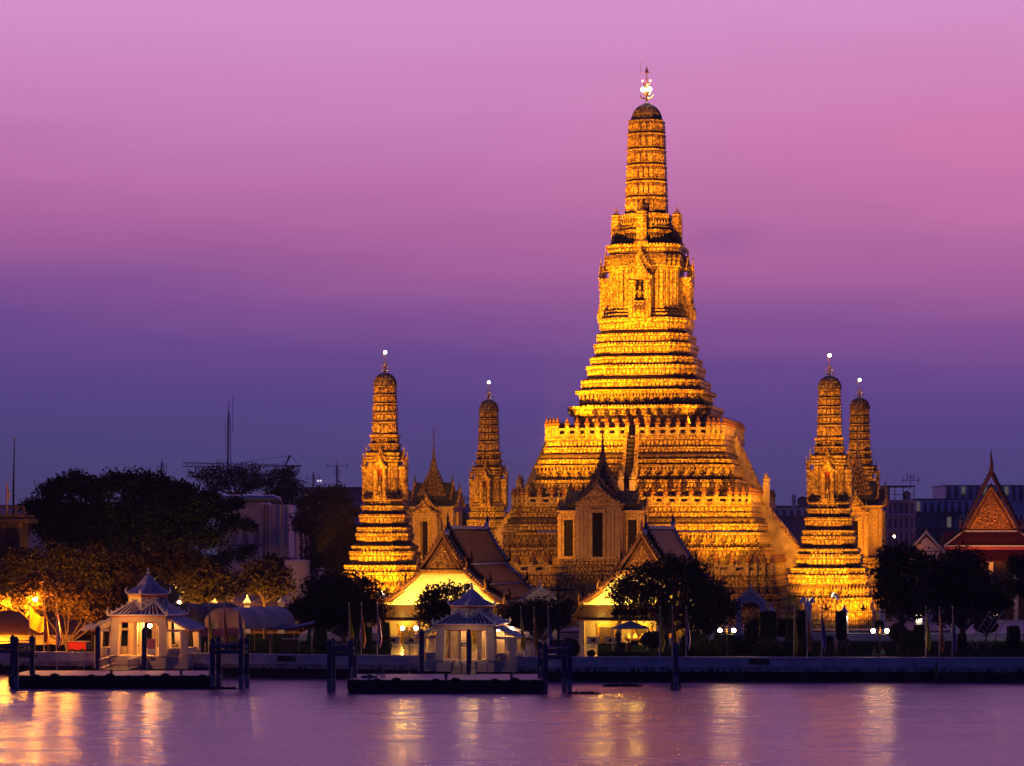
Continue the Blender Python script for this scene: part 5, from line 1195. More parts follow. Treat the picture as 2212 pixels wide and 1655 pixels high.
tree('banyan_tree', 'big spreading dark tree hiding the right hall', 299, [(1345, 1265, 26, 16), (1380, 1245, 34, 18), (1420, 1232, 36, 20), (1465, 1228, 38, 22), (1505, 1240, 30, 24), (1340, 1290, 26, 20), (1385, 1280, 44, 26), (1440, 1270, 50, 32), (1500, 1275, 44, 32), (1545, 1285, 28, 30), (1355, 1320, 26, 16), (1400, 1320, 40, 16),
    (1460, 1315, 50, 22), (1520, 1320, 46, 28), (1570, 1320, 24, 28), (1335, 1325, 14, 10), (1480, 1345, 46, 14), (1545, 1345, 34, 16), (1490, 1365, 10, 16), (1520, 1362, 10, 20), (1400, 1222, 8, 8), (1448, 1208, 14, 10)], 1432, .20, tr_r=.55, split=(1436, 1365), dens=2.1, hollow=.25)
tree('broadleaf_tree', 'dark tree with drooping leaf clumps right of the right corner tower', 305, [(1920, 1200, 24, 20), (1955, 1195, 28, 20), (1985, 1215, 26, 24), (1915, 1235, 22, 22), (1950, 1240, 38, 32), (1905, 1262, 12, 9), (1930, 1275, 30, 26), (1900, 1285, 10, 8), (1965, 1285, 36, 30), (1940, 1310, 26, 20), (1912, 1305, 10, 8), (1980, 1320, 22, 16)], 1945, .26, tr_r=.3, split=(1947, 1350))
tree('broadleaf_tree', 'wide black tree in front of the red gabled hall', 309, [(2030, 1225, 30, 24), (2070, 1210, 32, 22), (2105, 1225, 30, 26), (2020, 1265, 36, 30), (2065, 1260, 40, 34), (2115, 1265, 36, 30), (2150, 1285, 24, 24), (2030, 1300, 34, 26), (2090, 1305, 44, 26), (2140, 1315, 26, 18), (2165, 1300, 16, 16), (2050, 1335, 30, 12)], 2075, .24, tr_r=.4, split=(2080, 1360))
tree('broadleaf_tree', 'small rounded tree at the right edge', 318, [(2192, 1215, 14, 16), (2210, 1230, 26, 26), (2200, 1265, 26, 22), (2225, 1260, 24, 24)], 2215, .22, tr_r=.2, dens=2.4)
tree('bare_topped_tree', 'thin crowned faint tree on the skyline behind the huge left tree', 450, [(430, 1025, 22, 12), (462, 1022, 26, 14), (500, 1024, 28, 16), (540, 1022, 28, 16), (570, 1035, 26, 16), (480, 1045, 36, 16), (535, 1050, 36, 18)], 510, .20, LFB, tr_r=.4, dens=1.5, group='trees far behind the garden', split=(510, 1070))
tree('bare_topped_tree', 'thin crowned faint tree left of the antenna with white lights', 455, [(605, 1025, 22, 16), (628, 1018, 16, 12), (620, 1050, 34, 20), (595, 1060, 26, 20), (640, 1062, 20, 16), (610, 1085, 34, 22)], 612, .20, LFB, tr_r=.4, dens=1.6, group='trees far behind the garden', split=(612, 1110))
tree('bare_topped_tree', 'faint tree in front of the flat grey building behind', 440, [(700, 1070, 30, 18), (725, 1062, 20, 14), (665, 1085, 24, 22), (705, 1095, 40, 24), (740, 1085, 24, 20)], 705, .22, LFB, tr_r=.4, dens=2.0, group='trees far behind the garden')
tree('dense_tree', 'dark mass of tree left of the nearest left corner tower', 400, [(700, 1150, 36, 34), (730, 1130, 36, 34), (755, 1160, 28, 36), (690, 1195, 34, 34), (735, 1200, 44, 36), (770, 1220, 24, 30), (655, 1130, 24, 26), (760, 1110, 18, 14)], 728, .26, LFB, tr_r=.5, dens=3.0, group='trees far behind the garden')
tree('dense_tree', 'dark bushy tree below the white building with the duct', 385, [(620, 1225, 24, 20), (655, 1235, 26, 22), (590, 1215, 20, 14), (500, 1200, 26, 14), (535, 1192, 20, 12), (470, 1215, 26, 16)], 600, .24, LF, tr_r=.3, dens=2.6, group='trees far behind the garden')
tree('dense_tree', 'dark low tree peeping between the left shrine and the back corner tower', 470, [(995, 1120, 14, 12), (1010, 1135, 12, 14)], 1002, .24, LFB, tr_r=.25, dens=3, group='trees far behind the garden')
tree('dense_tree', 'dark low tree behind the far right small gable', 420, [(2010, 1170, 20, 10), (2035, 1180, 18, 12), (2000, 1190, 22, 12)], 2010, .24, LFB, tr_r=.2, dens=2.4, group='trees far behind the garden')
# clipped shrubs
def shrub(px_, py, rx, rz, Y, label, shape='ball', name='clipped_bush', stem=None, lm=None, sz=.11):
    k = Y / F; X = PX(px_, Y); Z = PZ(py, Y); root = thing(name, label, 'bush', (X, Y, LZ), 0, 'clipped shrubs in the garden'); r1, r2 = rx * k, rz * k; zc_ = Z - LZ; ry = min(r1, 1.6) if shape != 'box' else min(r1, .9)
    n = int(9 * (r1 + ry) * r2 / sz ** 2 * .55) + 60
    if shape == 'box':
        p = rng.uniform(-1, 1, (n, 3)); ax = rng.integers(0, 3, n); p[np.arange(n), ax] = np.sign(p[np.arange(n), ax]) * (1 + rng.normal(0, .03, n)); p[:, 0] *= 1 - .10 * np.abs(p[:, 2]) ** 4
    else: p = rng.normal(size=(n, 3)); p /= np.linalg.norm(p, axis=1)[:, None]; p *= (1 + rng.normal(0, .045, n))[:, None]
    P = p * np.array([r1, ry, r2]) + np.array([0, 0, zc_]); P = P[P[:, 2] > .02]; n = len(P)
    a = rng.normal(size=(n, 3)); a /= np.linalg.norm(a, axis=1)[:, None]; b = rng.normal(size=(n, 3)); b -= (a * b).sum(1)[:, None] * a; b /= np.linalg.norm(b, axis=1)[:, None]; s = sz * (.6 + .8 * rng.random(n))[:, None]
    V = np.stack([P - a * s, P - b * s * .5, P + a * s, P + b * s * .5], 1).reshape(-1, 3); me = leaf_mesh('foliage', V, n); me.materials.append(lm or LFH); fo = link('foliage', me, root)
    q = MB()
    if shape == 'box': q.cb(0, 0, max(0, zc_ - r2 * .97), r1 * 1.9, ry * 1.9, r2 * 1.94 + min(0, zc_ - r2 * .97), 0, .97)
    else: q.ball(0, 0, 0, 1, 10); q.v = [(x * r1 * .96, y * ry * .96, zc_ + z * r2 * .96) for x, y, z in q.v]
    q.build('inner_twigs', lm or LFH, fo)
    q = MB(); q.tube([(0, 0, -.1), (0, 0, max(.3, zc_))], .10, 6)
    if stem:
        for i in range(6): q.tube([(0, 0, 0), ((i - 2.5) * .25, 0, .5), ((i - 2.5) * .35, 0, zc_)], .04, 4)
    q.build('stem', BK, root)
for a_ in [(695.5, 1389, 10, 29, 285, 'tall clipped column hedge right of the food cart', 'box'), (766.5, 1388, 9, 30, 287, 'clipped column hedge under the round tree, between the yellow and orange flags', 'box'), (795, 1387, 9, 31, 287, 'clipped column hedge right of the orange flag under the round tree', 'box'), (832, 1382, 10, 35, 287, 'clipped column hedge nearest the left hall porch', 'box'),
           (1228, 1401, 24, 22, 280, 'round clipped bush left of the right hall porch', 'ball'), (1412, 1382, 29, 17, 283, 'spreading dome bush on bare stems before the shrine canopy', 'ball'), (1500, 1391, 31, 26, 281, 'big round clipped bush below the big dark tree', 'ball'), (1277, 1412, 9, 7, 278, 'tiny clipped bush on the porch floor edge', 'ball'),
           (1565, 1392, 20, 24, 288, 'tall clipped bush behind the fourth twin lamp', 'box'), (1605, 1395, 28, 20, 290, 'low clipped bush with red flowers left of the tall hedge block', 'ball'), (1657, 1365, 18, 42, 298, 'tall square clipped hedge block right of the arched gate', 'box'), (1628, 1362, 20, 24, 303, 'rounded clipped bush before the arched gate', 'ball'),
           (1700, 1356, 24, 18, 305, 'broad clipped hedge top joining two hedge blocks', 'box'), (1712, 1368, 14, 30, 303, 'clipped hedge trunk block under the broad hedge top', 'box'), (1731, 1355, 9, 34, 304, 'clipped column hedge left of the tall pillar', 'box'), (1817, 1352, 11, 30, 306, 'clipped column hedge in front of the right corner tower', 'box'),
           (1792, 1383, 9, 9, 300, 'small ball bush behind the striped flag', 'ball'), (1724, 1398, 30, 22, 287, 'big round bush behind the yellow flag before the fence', 'ball'), (1660, 1400, 34, 20, 285, 'wide low flower bush behind the long wall', 'ball'), (1756, 1406, 14, 12, 282, 'small round bush beside the orange flag before the fence', 'ball'),
           (1940, 1366, 20, 19, 288, 'round topiary ball right of the fifth twin lamp', 'ball'), (1961, 1382, 20, 20, 286, 'lower round topiary ball beside the column hedge', 'ball'), (1985, 1384, 11, 32, 286, 'clipped column hedge left of the far right flags', 'box'), (2189, 1384, 13, 30, 288, 'clipped column hedge by the right edge', 'box'),
           (1900, 1350, 10, 10, 312, 'small bush at the foot of the right corner tower', 'ball'), (2078, 1393, 9, 22, 290, 'narrow dark bush right of the striped flag at far right', 'box'), (2130, 1352, 26, 16, 300, 'dark clipped bush under the wide black tree', 'ball'), (1545, 1400, 16, 18, 282, 'round bush left of the fourth twin lamp', 'ball')]:
    shrub(*a_, stem=(a_[0] == 1412))
# ================================================================ tents, stalls, umbrellas
TC = mat('grey_blue_canvas', (.26, .26, .30), .85, var=.2, scale=.7, bump=.3); TC2 = mat('buff_canvas', (.44, .33, .26), .85, var=.15, scale=.8, bump=.2); TD = mat('dark_canvas', (.06, .055, .07), .85, var=.3); TB = mat('blue_tarpaulin', (.03, .07, .20), .7, var=.2)
def vault(name, label, px_, Y, base_py, w, h, L_, rz, m1, m2, zleg=2.0):
    z = PZ(base_py, Y); root = thing(name, label, 'tent', (PX(px_, Y), Y, LZ), rz, 'market tents by the river'); zb = z - LZ; q = MB(); n = 14
    arc = [(-w * math.cos(math.pi * i / n), zb + h * math.sin(math.pi * i / n) ** .8) for i in range(n + 1)]
    rings = []
    for j in range(7):
        y = L_ * j / 6; sag = .10 * math.sin(j * math.pi / 1.0 + .5) ; rings.append([(x, y, zz - (.12 if j % 2 else 0) * (zz > zb + .3)) for x, zz in arc])
    q.loft(rings, False, False, False); q.loft([[(x, y, zz - .05) for x, y, zz in r_] for r_ in rings], False, False, False); q.build('canvas_roof', m1, root)
    q = MB(); q.pxz(arc, -.02, .03); q.build('canvas_end', m2, root)
    for s in (-1, 1):
        for y in (.1, L_ / 2, L_ - .1): q = MB(); q.tube([(s * w * .97, y, 0), (s * w * .97, y, zb + .1)], .04, 5); q.build('tent_pole', M['rail'], root)
    return root
vault('market_tent', 'arched buff fronted market tent with grey barrel roof', 485, 288, 1357, 2.75, 2.15, 8.5, R(-33), TC, TC2)
vault('market_tent', 'dark arched tent behind the left pavilion', 385, 297, 1348, 3.2, 2.2, 7.0, R(-40), TD, TD)
q = MB(); x, Y = PX(630, 290), 290; z = PZ(1356, Y) - LZ; root = thing('tarpaulin_awning', 'sagging blue tarpaulin awning right of the market tent', 'awning', (x, Y, LZ))
q.loft([[(-2.3 + 4.6 * i / 8, yy, z - .25 * math.sin(math.pi * i / 8) + .06 * i + (.25 if yy > 1 else 0) + dz) for i in range(9)] for yy, dz in ((-1.2, 0), (0, -.12), (1.6, 0), (1.6, -.05), (0, -.17), (-1.2, -.05))], False, False, False); q.build('tarpaulin', TB, root)
for a_ in (-2.2, 2.2):
    for b_ in (-1.1, 1.5): q = MB(); q.tube([(a_, b_, 0), (a_, b_, z)], .035, 5); q.build('tent_pole', M['rail'], root)
root = thing('sloping_awning', 'small maroon scalloped awning under the market tent front', 'awning', (PX(478, 286.6), 286.6, LZ)); q = MB(); z = PZ(1358, 286.6) - LZ
q.loft([[(-2.0, 0, z), (2.2, 0, z)], [(-2.3, -.9, z - .6), (2.5, -.9, z - .6)], [(-2.3, -.9, z - .75), (2.5, -.9, z - .75)]], False, False, False); q.build('awning_cloth', mat('maroon_cloth', (.22, .07, .08), .8), root)
for a_ in (-2.2, 2.4): q = MB(); q.tube([(a_, -.9, 0), (a_, -.9, z - .65)], .03, 5); q.build('tent_pole', M['rail'], root)
def closed_umbrella(px_, top, Y, c, label):
    z = PZ(top, Y) - LZ; root = thing('closed_umbrella', label, 'umbrella', (PX(px_, Y), Y, LZ), 0, 'closed market umbrellas'); q = MB(); n = 16
    q.loft([[((r_ * (1 + .35 * (k % 2))) * math.cos(2 * math.pi * k / n), (r_ * (1 + .35 * (k % 2))) * math.sin(2 * math.pi * k / n), zz) for k in range(n)] for r_, zz in ((.25, z - 2.3), (.30, z - 2.1), (.20, z - 1.2), (.10, z - .3), (.02, z))])
    q.build('canopy', c, root); q = MB(); q.tube([(0, 0, 0), (0, 0, z - .05)], .03, 5); q.cb(0, 0, 0, .5, .5, .12); q.build('stand', M['iron'], root)
UB = [mat('purple_cloth', (.16, .03, .08), .8), mat('black_cloth', (.03, .028, .035), .8), mat('green_cloth', (.02, .08, .07), .8), mat('navy_cloth', (.02, .03, .10), .8)]
for a_ in ((365, 1348, 287, UB[0], 'closed purple umbrella before the left pavilion wing'), (412, 1346, 288.5, UB[1], 'closed black umbrella right of the left pavilion'), (431, 1342, 288, UB[2], 'closed green umbrella left of the yellow flag'), (441, 1340, 288.6, UB[3], 'closed navy umbrella beside the green one'), (668, 1353, 291, UB[2], 'closed teal umbrella under the blue tarpaulin edge'), (681, 1354, 291.5, UB[1], 'closed dark umbrella right of the teal one')): closed_umbrella(*a_)
# open parasol, car, stalls at the left
root = thing('open_parasol', 'open pale parasol left of the left pavilion', 'parasol', (PX(198, 296), 296, LZ)); zt_ = PZ(1346, 296) - LZ; q = MB(); n = 16
q.loft([[(r_ * math.cos(2 * math.pi * k / n), r_ * math.sin(2 * math.pi * k / n), zt_ - d_ - (.06 if k % 2 else 0) * r_) for k in range(n)] for r_, d_ in ((1.6, .75), (.9, .35), (.05, 0))]); q.build('canopy', mat('cream_cloth', (.62, .56, .46), .8, var=.08), root)
q = MB(); q.tube([(0, 0, 0), (0, 0, zt_)], .035, 5); q.build('stand', M['rail'], root)
CARP = mat('silver_car_paint', (.35, .34, .36), .3, metal=.5, var=.05); GL = mat('dark_car_glass', (.02, .02, .03), .1, var=0)
root = thing('parked_car', 'silver car parked behind the stalls left of the pavilion', 'car', (PX(200, 306), 306, LZ + .02), R(15)); q = MB()
q.pxz([(-2.2, .35), (2.2, .35), (2.25, .8), (2.1, .95), (1.3, 1.02), (.7, 1.45), (-.9, 1.5), (-1.9, 1.05), (-2.25, .9)], -.85, .85); q.build('body', CARP, root)
q = MB(); q.pxz([(1.15, 1.0), (.65, 1.38), (-.85, 1.42), (-1.6, 1.05)], -.87, .87); q.build('side_window', GL, root)
for a_ in (-1.4, 1.4):
    for b_ in (-.87, .87):
        q = MB(); q.tube([(0, -.1, 0), (0, .1, 0)], .33, 14); wv = q.build('wheel', M['rubber'], root, (a_, b_, .33)); q = MB(); q.tube([(0, -.115, 0), (0, .115, 0)], .2, 10); q.build('rim', CARP, wv)
for px_, Y, w_, h_, c_, l_ in ((168, 290.5, .9, 1.2, FR, 'red ice box stall under the lit tree'), (178, 292, .7, 1.15, FB, 'blue vendor stall beside the silver car'), (628, 286.5, .8, 1.6, M['wood'], 'wooden food cart right of the market tent')):
    root = thing('vendor_cart', l_, 'cart', (PX(px_, Y), Y, LZ + .03), 0, 'vendor carts and stalls'); q = MB(); q.box(-w_, w_, -.35, .35, .35, h_); q.build('cabinet', c_, root); q = MB(); q.box(-w_ - .1, w_ + .1, -.45, .45, h_, h_ + .07); q.build('counter', M['rail'], root)
    for s in (-1, 1): q = MB(); q.tube([(s * w_ * .6, -.42, .25), (s * w_ * .6, -.36, .25)], .25, 12); q.build('wheel', M['rubber'], root)
# ---- lit roof building at the far left with a yellow awning
root = thing('low_hall', 'low tiled hall at the far left, roof glowing orange, yellow awning', 'building', (PX(70, 300), 300, LZ)); zr, ze = PZ(1312, 300) - LZ, PZ(1368, 300) - LZ
q = MB(); q.pyz([(4, ze), (0, zr), (-3.6, (zr + ze) / 2 - .25), (-5.2, ze + .2), (-5.2, ze), (0, zr - .3), (4, ze - .2)], -8.2, 8.5); q.build('roof', M['rtile'], root)
q = MB(); q.box(-8.4, 8.7, -.2, .2, zr, zr + .3); q.build('ridge', M['edge'], root)
q = MB(); q.box(-7.8, 8, -1, -.8, 0, ze); q.box(-7.8, 8, 2.5, 2.7, 0, ze); q.build('wall', M['wood'], root)
for i in range(7): q = MB(); q.box(-7.5 + i * 2.5 - .12, -7.5 + i * 2.5 + .12, -4.6, -4.35, 0, ze + .3); q.build('post', M['porch'], root)
q = MB(); q.loft([[(-7.5 + 12.5 * i / 12, -5.0 - d_, ze + .05 - s_ - .22 * abs(math.sin(i * 1.3)) * (d_ > .5)) for i in range(13)] for d_, s_ in ((0, 0), (.9, .35), (1.5, .85), (1.5, .9), (0, .06))], False, False, False); q.build('awning_cloth', mat('yellow_awning_cloth', (.62, .45, .10), .8, var=.15), root)
# ---- shrine canopy in front of the right hall
Y = 297.5; root = thing('canopy_tent', 'grey pyramid canopy over the altar before the right hall', 'canopy', (PX(1362, Y), Y, LZ)); z = PZ(1358, Y) - LZ; q = MB()
q.loft([[(-1.95, -1.5, z), (1.95, -1.5, z), (1.95, 1.5, z), (-1.95, 1.5, z)], [(-1.95, -1.5, z + .12), (1.95, -1.5, z + .12), (1.95, 1.5, z + .12), (-1.95, 1.5, z + .12)], [(-.5, -.4, z + .65), (.5, -.4, z + .65), (.5, .4, z + .65), (-.5, .4, z + .65)], [(-.05, -.05, z + .85), (.05, -.05, z + .85), (.05, .05, z + .85), (-.05, .05, z + .85)]]); q.build('canopy_roof', TC, root)
for a_, b_ in ((-1, -1), (-1, 1), (1, -1), (1, 1)): q = MB(); q.tube([(a_ * 1.9, b_ * 1.45, 0), (a_ * 1.9, b_ * 1.45, z)], .04, 5); q.build('tent_pole', M['rail'], root)
root = thing('altar_table', 'altar table with glowing golden flower trees under the canopy', 'altar', (PX(1372, 299), 299, LZ)); q = MB(); q.box(-1.4, 1.4, -.4, .4, .6, .72); [q.box(a_ - .06, a_ + .06, -.35, .35, 0, .6) for a_ in (-1.3, 1.3)]; q.build('table', M['cream'], root)
for a_ in (-.8, 0, .8): q = MB(); q.lathe([(.05, 0), (.05, .3), (.30, .35), (.36, .6), (.22, .85), (.03, 1.1)], a_, 0, .72, 9); q.build('flower_tree', M['gold'], root)
root = thing('incense_urn', 'dark footed incense urn left of the kneeling person', 'urn', (PX(1344, 294.5), 294.5, LZ + .02)); q = MB(); q.lathe([(.3, 0), (.32, .1), (.15, .25), (.18, .4), (.42, .65), (.46, .95), (.5, 1.0)], n=12); q.build('bowl', M['wood'], root)
q = MB(); [q.tube([(.05 * a_, .03 * a_, .95), (.09 * a_, .03, 1.45)], .012, 4) for a_ in range(-3, 4)]; q.build('incense_stick', M['redwood'], root)['kind'] = 'stuff'
root = thing('stone_lantern', 'stone lantern post left of the incense urn', 'lantern', (PX(1335, 294), 294, LZ)); q = MB(); q.lathe([(.4, 0), (.38, .2), (.15, .4), (.15, 1.1), (.32, 1.3)], n=8); q.build('pedestal', M['step'], root); q = MB(); q.lathe([(.22, 1.3), (.22, 1.7), (.42, 1.75), (.2, 2.0), (.03, 2.3)], n=8); q.build('lantern_head', M['step'], root)
root = thing('offering_board', 'black board on thin legs right of the kneeling person', 'board', (PX(1371, 294.2), 294.2, LZ)); q = MB(); q.box(-.42, .42, -.04, .04, .7, 1.25); q.build('panel', M['plaque'], root); q = MB(); [q.box(a_ - .02, a_ + .02, -.02, .02, 0, .7) for a_ in (-.35, .35)]; q.build('leg', M['iron'], root)
# ================================================================ people
SK = mat('skin', (.30, .17, .11), .6, var=0); HR = mat('black_hair', (.012, .010, .010), .5, var=0)
def person(label, loc, rz, pose, shirt, pants, scale=1.0):
    """one skinned body (trunk, limbs, five-fingered hands, head) with clothing and hair as children"""
    J = {'stand': dict(hip=(0, 0, .92), ch=(0, .0, 1.25), sh=(0, 0, 1.42), nk=(0, -.01, 1.50), hd=(0, -.02, 1.64), kn=[(.09, -.02, .5), (-.10, .03, .5)], an=[(.10, 0, .08), (-.11, .08, .08)], el=[(.25, .03, 1.14), (-.25, .02, 1.14)], wr=[(.26, -.06, .9), (-.25, -.10, .92)]),
         'sit': dict(hip=(0, 0, .42), ch=(0, -.06, .75), sh=(0, -.10, .92), nk=(0, -.14, 1.0), hd=(0, -.2, 1.12), kn=[(.12, -.42, .50), (-.12, -.44, .46)], an=[(.14, -.48, .07), (-.14, -.50, .07)], el=[(.25, -.2, .70), (-.25, -.2, .70)], wr=[(.14, -.4, .60), (-.14, -.4, .60)]),
         'kneel': dict(hip=(0, 0, .28), ch=(0, -.05, .60), sh=(0, -.08, .78), nk=(0, -.09, .86), hd=(0, -.12, 1.0), kn=[(.14, -.40, .08), (-.14, -.40, .08)], an=[(.10, .05, .08), (-.10, .05, .08)], el=[(.22, -.18, .58), (-.22, -.18, .58)], wr=[(.05, -.36, .72), (-.05, -.36, .72)])}[pose]
    root = thing('person', label, 'person', loc, rz); V = []; E = []; Rr = []
    def add(p, r, parent=None):
        V.append(p); Rr.append(r); i = len(V) - 1
        if parent is not None: E.append((parent, i))
        return i
    h = add(J['hip'], .135); c = add(J['ch'], .125, h); s = add(J['sh'], .12, c); n_ = add(J['nk'], .055, s); a = add(J['hd'], .088, n_); hd = J['hd']; add((hd[0], hd[1] - .015, hd[2] + .09), .075, a)
    for k, sg in ((0, 1), (1, -1)):
        th_ = add((J['hip'][0] + sg * .09, J['hip'][1], J['hip'][2] - .06), .09, h); kn = add(J['kn'][k], .06, th_); an = add(J['an'][k], .04, kn); an_ = J['an'][k]; add((an_[0] + sg * .02, an_[1] - .17, .035), .032, an)
        so = add((J['sh'][0] + sg * .17, J['sh'][1], J['sh'][2] - .02), .055, s); el = add(J['el'][k], .042, so); w_ = J['wr'][k]; wr = add(w_, .028, el)
        d = (Vector(w_) - Vector(J['el'][k])).normalized(); pm = add(tuple(Vector(w_) + d * .07), .032, wr)
        for f_ in range(5):
            sp = (f_ - 2) * .014; ln = (.045, .075, .085, .078, .06)[f_]; b0 = Vector(w_) + d * (.09 if f_ else .05) + Vector((sp * 1.2, 0, sp * .3)); k1 = add(tuple(b0), .009, pm); add(tuple(b0 + d * ln + Vector((0, -.02, 0))), .007, k1)
    me = bpy.data.meshes.new('body'); me.from_pydata(V, E, []); me.materials.append(SK); o = link('body', me, root)
    md = o.modifiers.new('skin', 'SKIN'); 
    for i, sv in enumerate(me.skin_vertices[0].data): sv.radius = (Rr[i], Rr[i]); sv.use_root = (i == 0)
    o.modifiers.new('sub', 'SUBSURF').levels = 1; o.modifiers['sub'].render_levels = 1
    q = MB(); hp, chh, sh = J['hip'], J['ch'], J['sh']
    def ell(p, rx, ry, n=12): return [(p[0] + rx * math.cos(2 * math.pi * i / n), p[1] + ry * math.sin(2 * math.pi * i / n), p[2]) for i in range(n)]
    q.loft([ell((hp[0], hp[1], hp[2] - .05), .19, .15), ell(hp, .18, .15), ell(chh, .20, .14), ell((sh[0], sh[1], sh[2]), .19, .12), ell((sh[0], sh[1], sh[2] + .05), .08, .07)])
    for k, sg in ((0, 1), (1, -1)): q.tube([(sh[0] + sg * .15, sh[1], sh[2] - .01), lerp((sh[0] + sg * .17, sh[1], sh[2]), J['el'][k], .55), J['el'][k]], [.075, .065, .055], 8)
    q.build('shirt', shirt, root, smooth=True)
    q = MB(); q.loft([ell((hp[0], hp[1], hp[2] - .12), .17, .13), ell((hp[0], hp[1], hp[2] + .03), .18, .145)])
    for k, sg in ((0, 1), (1, -1)): q.tube([(hp[0] + sg * .09, hp[1], hp[2] - .02), J['kn'][k], lerp(J['kn'][k], J['an'][k], .9)], [.105, .078, .058], 8)
    q.build('trousers', pants, root, smooth=True)
    q = MB(); q.ball(hd[0], hd[1] + .022, hd[2] + .05, .105, 9, 1.15); q.build('hair', HR, root, smooth=True)
    q = MB(); q.ball(hd[0], hd[1] - .10, hd[2] + .0, .018, 5); q.build('nose', SK, root)
    root.scale = (scale,) * 3; return root
SW = mat('white_shirt', (.6, .56, .5), .8, var=.05); SP = mat('pink_clothes', (.35, .22, .24), .8, var=.1); SD = mat('dark_clothes', (.03, .03, .04), .8, var=.1); SB = mat('blue_clothes', (.04, .08, .14), .8, var=.1); SG = mat('green_cloth_sheet', (.04, .22, .16), .7, var=.1)
def P_(px_, Y, z=None): return (PX(px_, Y), Y, LZ + .02 if z is None else z)
person('person in a white shirt and dark trousers standing right of the orange flag', P_(1167, 287), R(160), 'stand', SW, SD, 1.05)
person('person in pale pink clothes standing on the dim lawn', P_(1806, 290), R(20), 'stand', SP, SP, 1.05); person('person in dark clothes standing on the lawn right of the one in pink', P_(1829, 290.5), R(-20), 'stand', SD, SD, 1.03)
person('person in dark blue clothes sitting on the lawn left of the fifth twin lamp', P_(1885, 281, LZ - .3), R(70), 'sit', SB, SD); person('person sitting on the lawn beside the fifth twin lamp', P_(1909, 282, LZ - .3), R(-40), 'sit', SG, SD)
person('person sitting on the pontoon edge, seen as a dark figure', P_(818, 254.5, 1.22), R(60), 'sit', SD, SB, 1.1)
person('person in a reddish shirt kneeling before the altar', P_(1359, 295.5), R(180), 'kneel', mat('rust_shirt', (.35, .08, .03), .8), SD, 1.1)
root = thing('folded_net', 'green sheet heaped beside the sitting person on the pontoon', 'sheet', P_(797, 255, 1.2)); q = MB(); q.ball(0, 0, .12, .5, 9, .35); q.v = [(x * 1.6, y, z) for x, y, z in q.v]; q.build('heap', SG, root)
root = thing('bench', 'low stool under the person sitting on the pontoon', 'stool', P_(818.5, 254.6, 1.2)); q = MB(); q.box(-.2, .2, -.2, .2, .36, .4); [q.box(a_ - .02, a_ + .02, b_ - .02, b_ + .02, 0, .36) for a_ in (-.17, .17) for b_ in (-.17, .17)]; q.build('seat', M['blue'], root)
# ================================================================ buildings behind
BW = mat('pale_building_wall', (.68, .55, .60), .85, var=.1, scale=.3); BB = mat('bluish_far_wall', (.75, .75, .82), .9, var=.08, scale=.2); BGR = mat('grey_roof_slab', (.16, .15, .19), .85, var=.2, scale=.4)
WD = mat('dark_window_glass', (.24, .20, .27), .2, var=.3); WL = mat('lit_window', (.9, .8, .5), .5, var=0, emit=(1, .85, .45), estr=.07); MT = mat('ribbed_steel_duct', (.42, .40, .44), .3, metal=.8, var=.1)
def block(label, pa, pb, top, Y, dep, wm=None, rows=(), cols=0, lit=(), zb=0, wh=.5, parapet_=True, rz=0):
    x0, x1 = PX(pa, Y), PX(pb, Y); zt_ = PZ(top, Y); root = thing('background_building', label, 'building', ((x0 + x1) / 2, Y, zb), rz, 'buildings behind the temple'); h = (x1 - x0) / 2; k = Y / F
    q = MB(); q.box(-h, h, 0, dep, 0, zt_ - zb); q.build('wall', wm or BW, root)
    if parapet_: q = MB(); q.box(-h - .15, h + .15, -.15, dep + .15, zt_ - zb, zt_ - zb + .35); q.build('roof_edge', BGR, root)
    for j, ry in enumerate(rows):
        zz = PZ(ry, Y) - zb
        for i in range(cols):
            x = -h + 2 * h * (i + .5) / cols; ww = 2 * h / cols * .27; q = MB(); q.box(x - ww, x + ww, -.06, .02, zz - wh * 1.2, zz + wh * 1.2); q.build('window', WL if (j, i) in lit else WD, root)
        q = MB(); q.box(-h, h, -.35, 0, zz - wh * 1.2 - .35, zz - wh * 1.2 - .15); q.build('sill', BGR, root)
    return root
# white building with the big duct
b_ = block('white plant building with a big steel duct, behind the dark trees', 470, 566, 1082, 405, 14, rows=(1158,), cols=4, wh=.9, zb=2)
q = MB(); q.box(PX(566, 405) - PX(518, 405) + .05, PX(622, 405) - PX(518, 405), 1.5, 12, 0, PZ(1090, 405) - 2); q.build('side_wing', BW, b_)
X = lambda p_: PX(p_, 403) - PX(518, 405); Zz = lambda p_: PZ(p_, 403) - 2
q = MB(); q.tube([(X(480), -1.2, Zz(1077)), (X(590), -1.2, Zz(1077)), (X(600), -1.2, Zz(1081)), (X(604), -1.2, Zz(1090)), (X(604), -1.2, Zz(1185))], .55, 12); q.build('duct', MT, b_)
q = MB(); [q.box(X(571 + s) - .05, X(571 + s) + .05, -1.6, -1.5, 0, Zz(1068)) for s in (0, 6)]; [q.box(X(571), X(577), -1.6, -1.5, Zz(1075 + i * 5), Zz(1075 + i * 5) + .06) for i in range(20)]; q.build('ladder', M['iron'], b_)
block('flat roofed grey building left of the nearest left corner tower', 652, 800, 1056, 530, 16, BGR, (1078,), 7, {(0, 0)}, 2, .8)
block('low building with pinkish band behind the left corner tower', 640, 830, 1083, 500, 10, BW, (1100,), 8, (), 2, .8)
block('small low building between the left shrine and the back corner tower', 968, 1030, 1093, 520, 10, BW, (1108,), 3, (), 2, .8)
block('far left pale building behind the flagpole', -20, 92, 1096, 420, 12, BW, (1125,), 5, (), 2, .8)
block('wide low grey building right of the tall tower', 1655, 1780, 1096, 560, 14, BB, (1112,), 8, (), 2, .8)
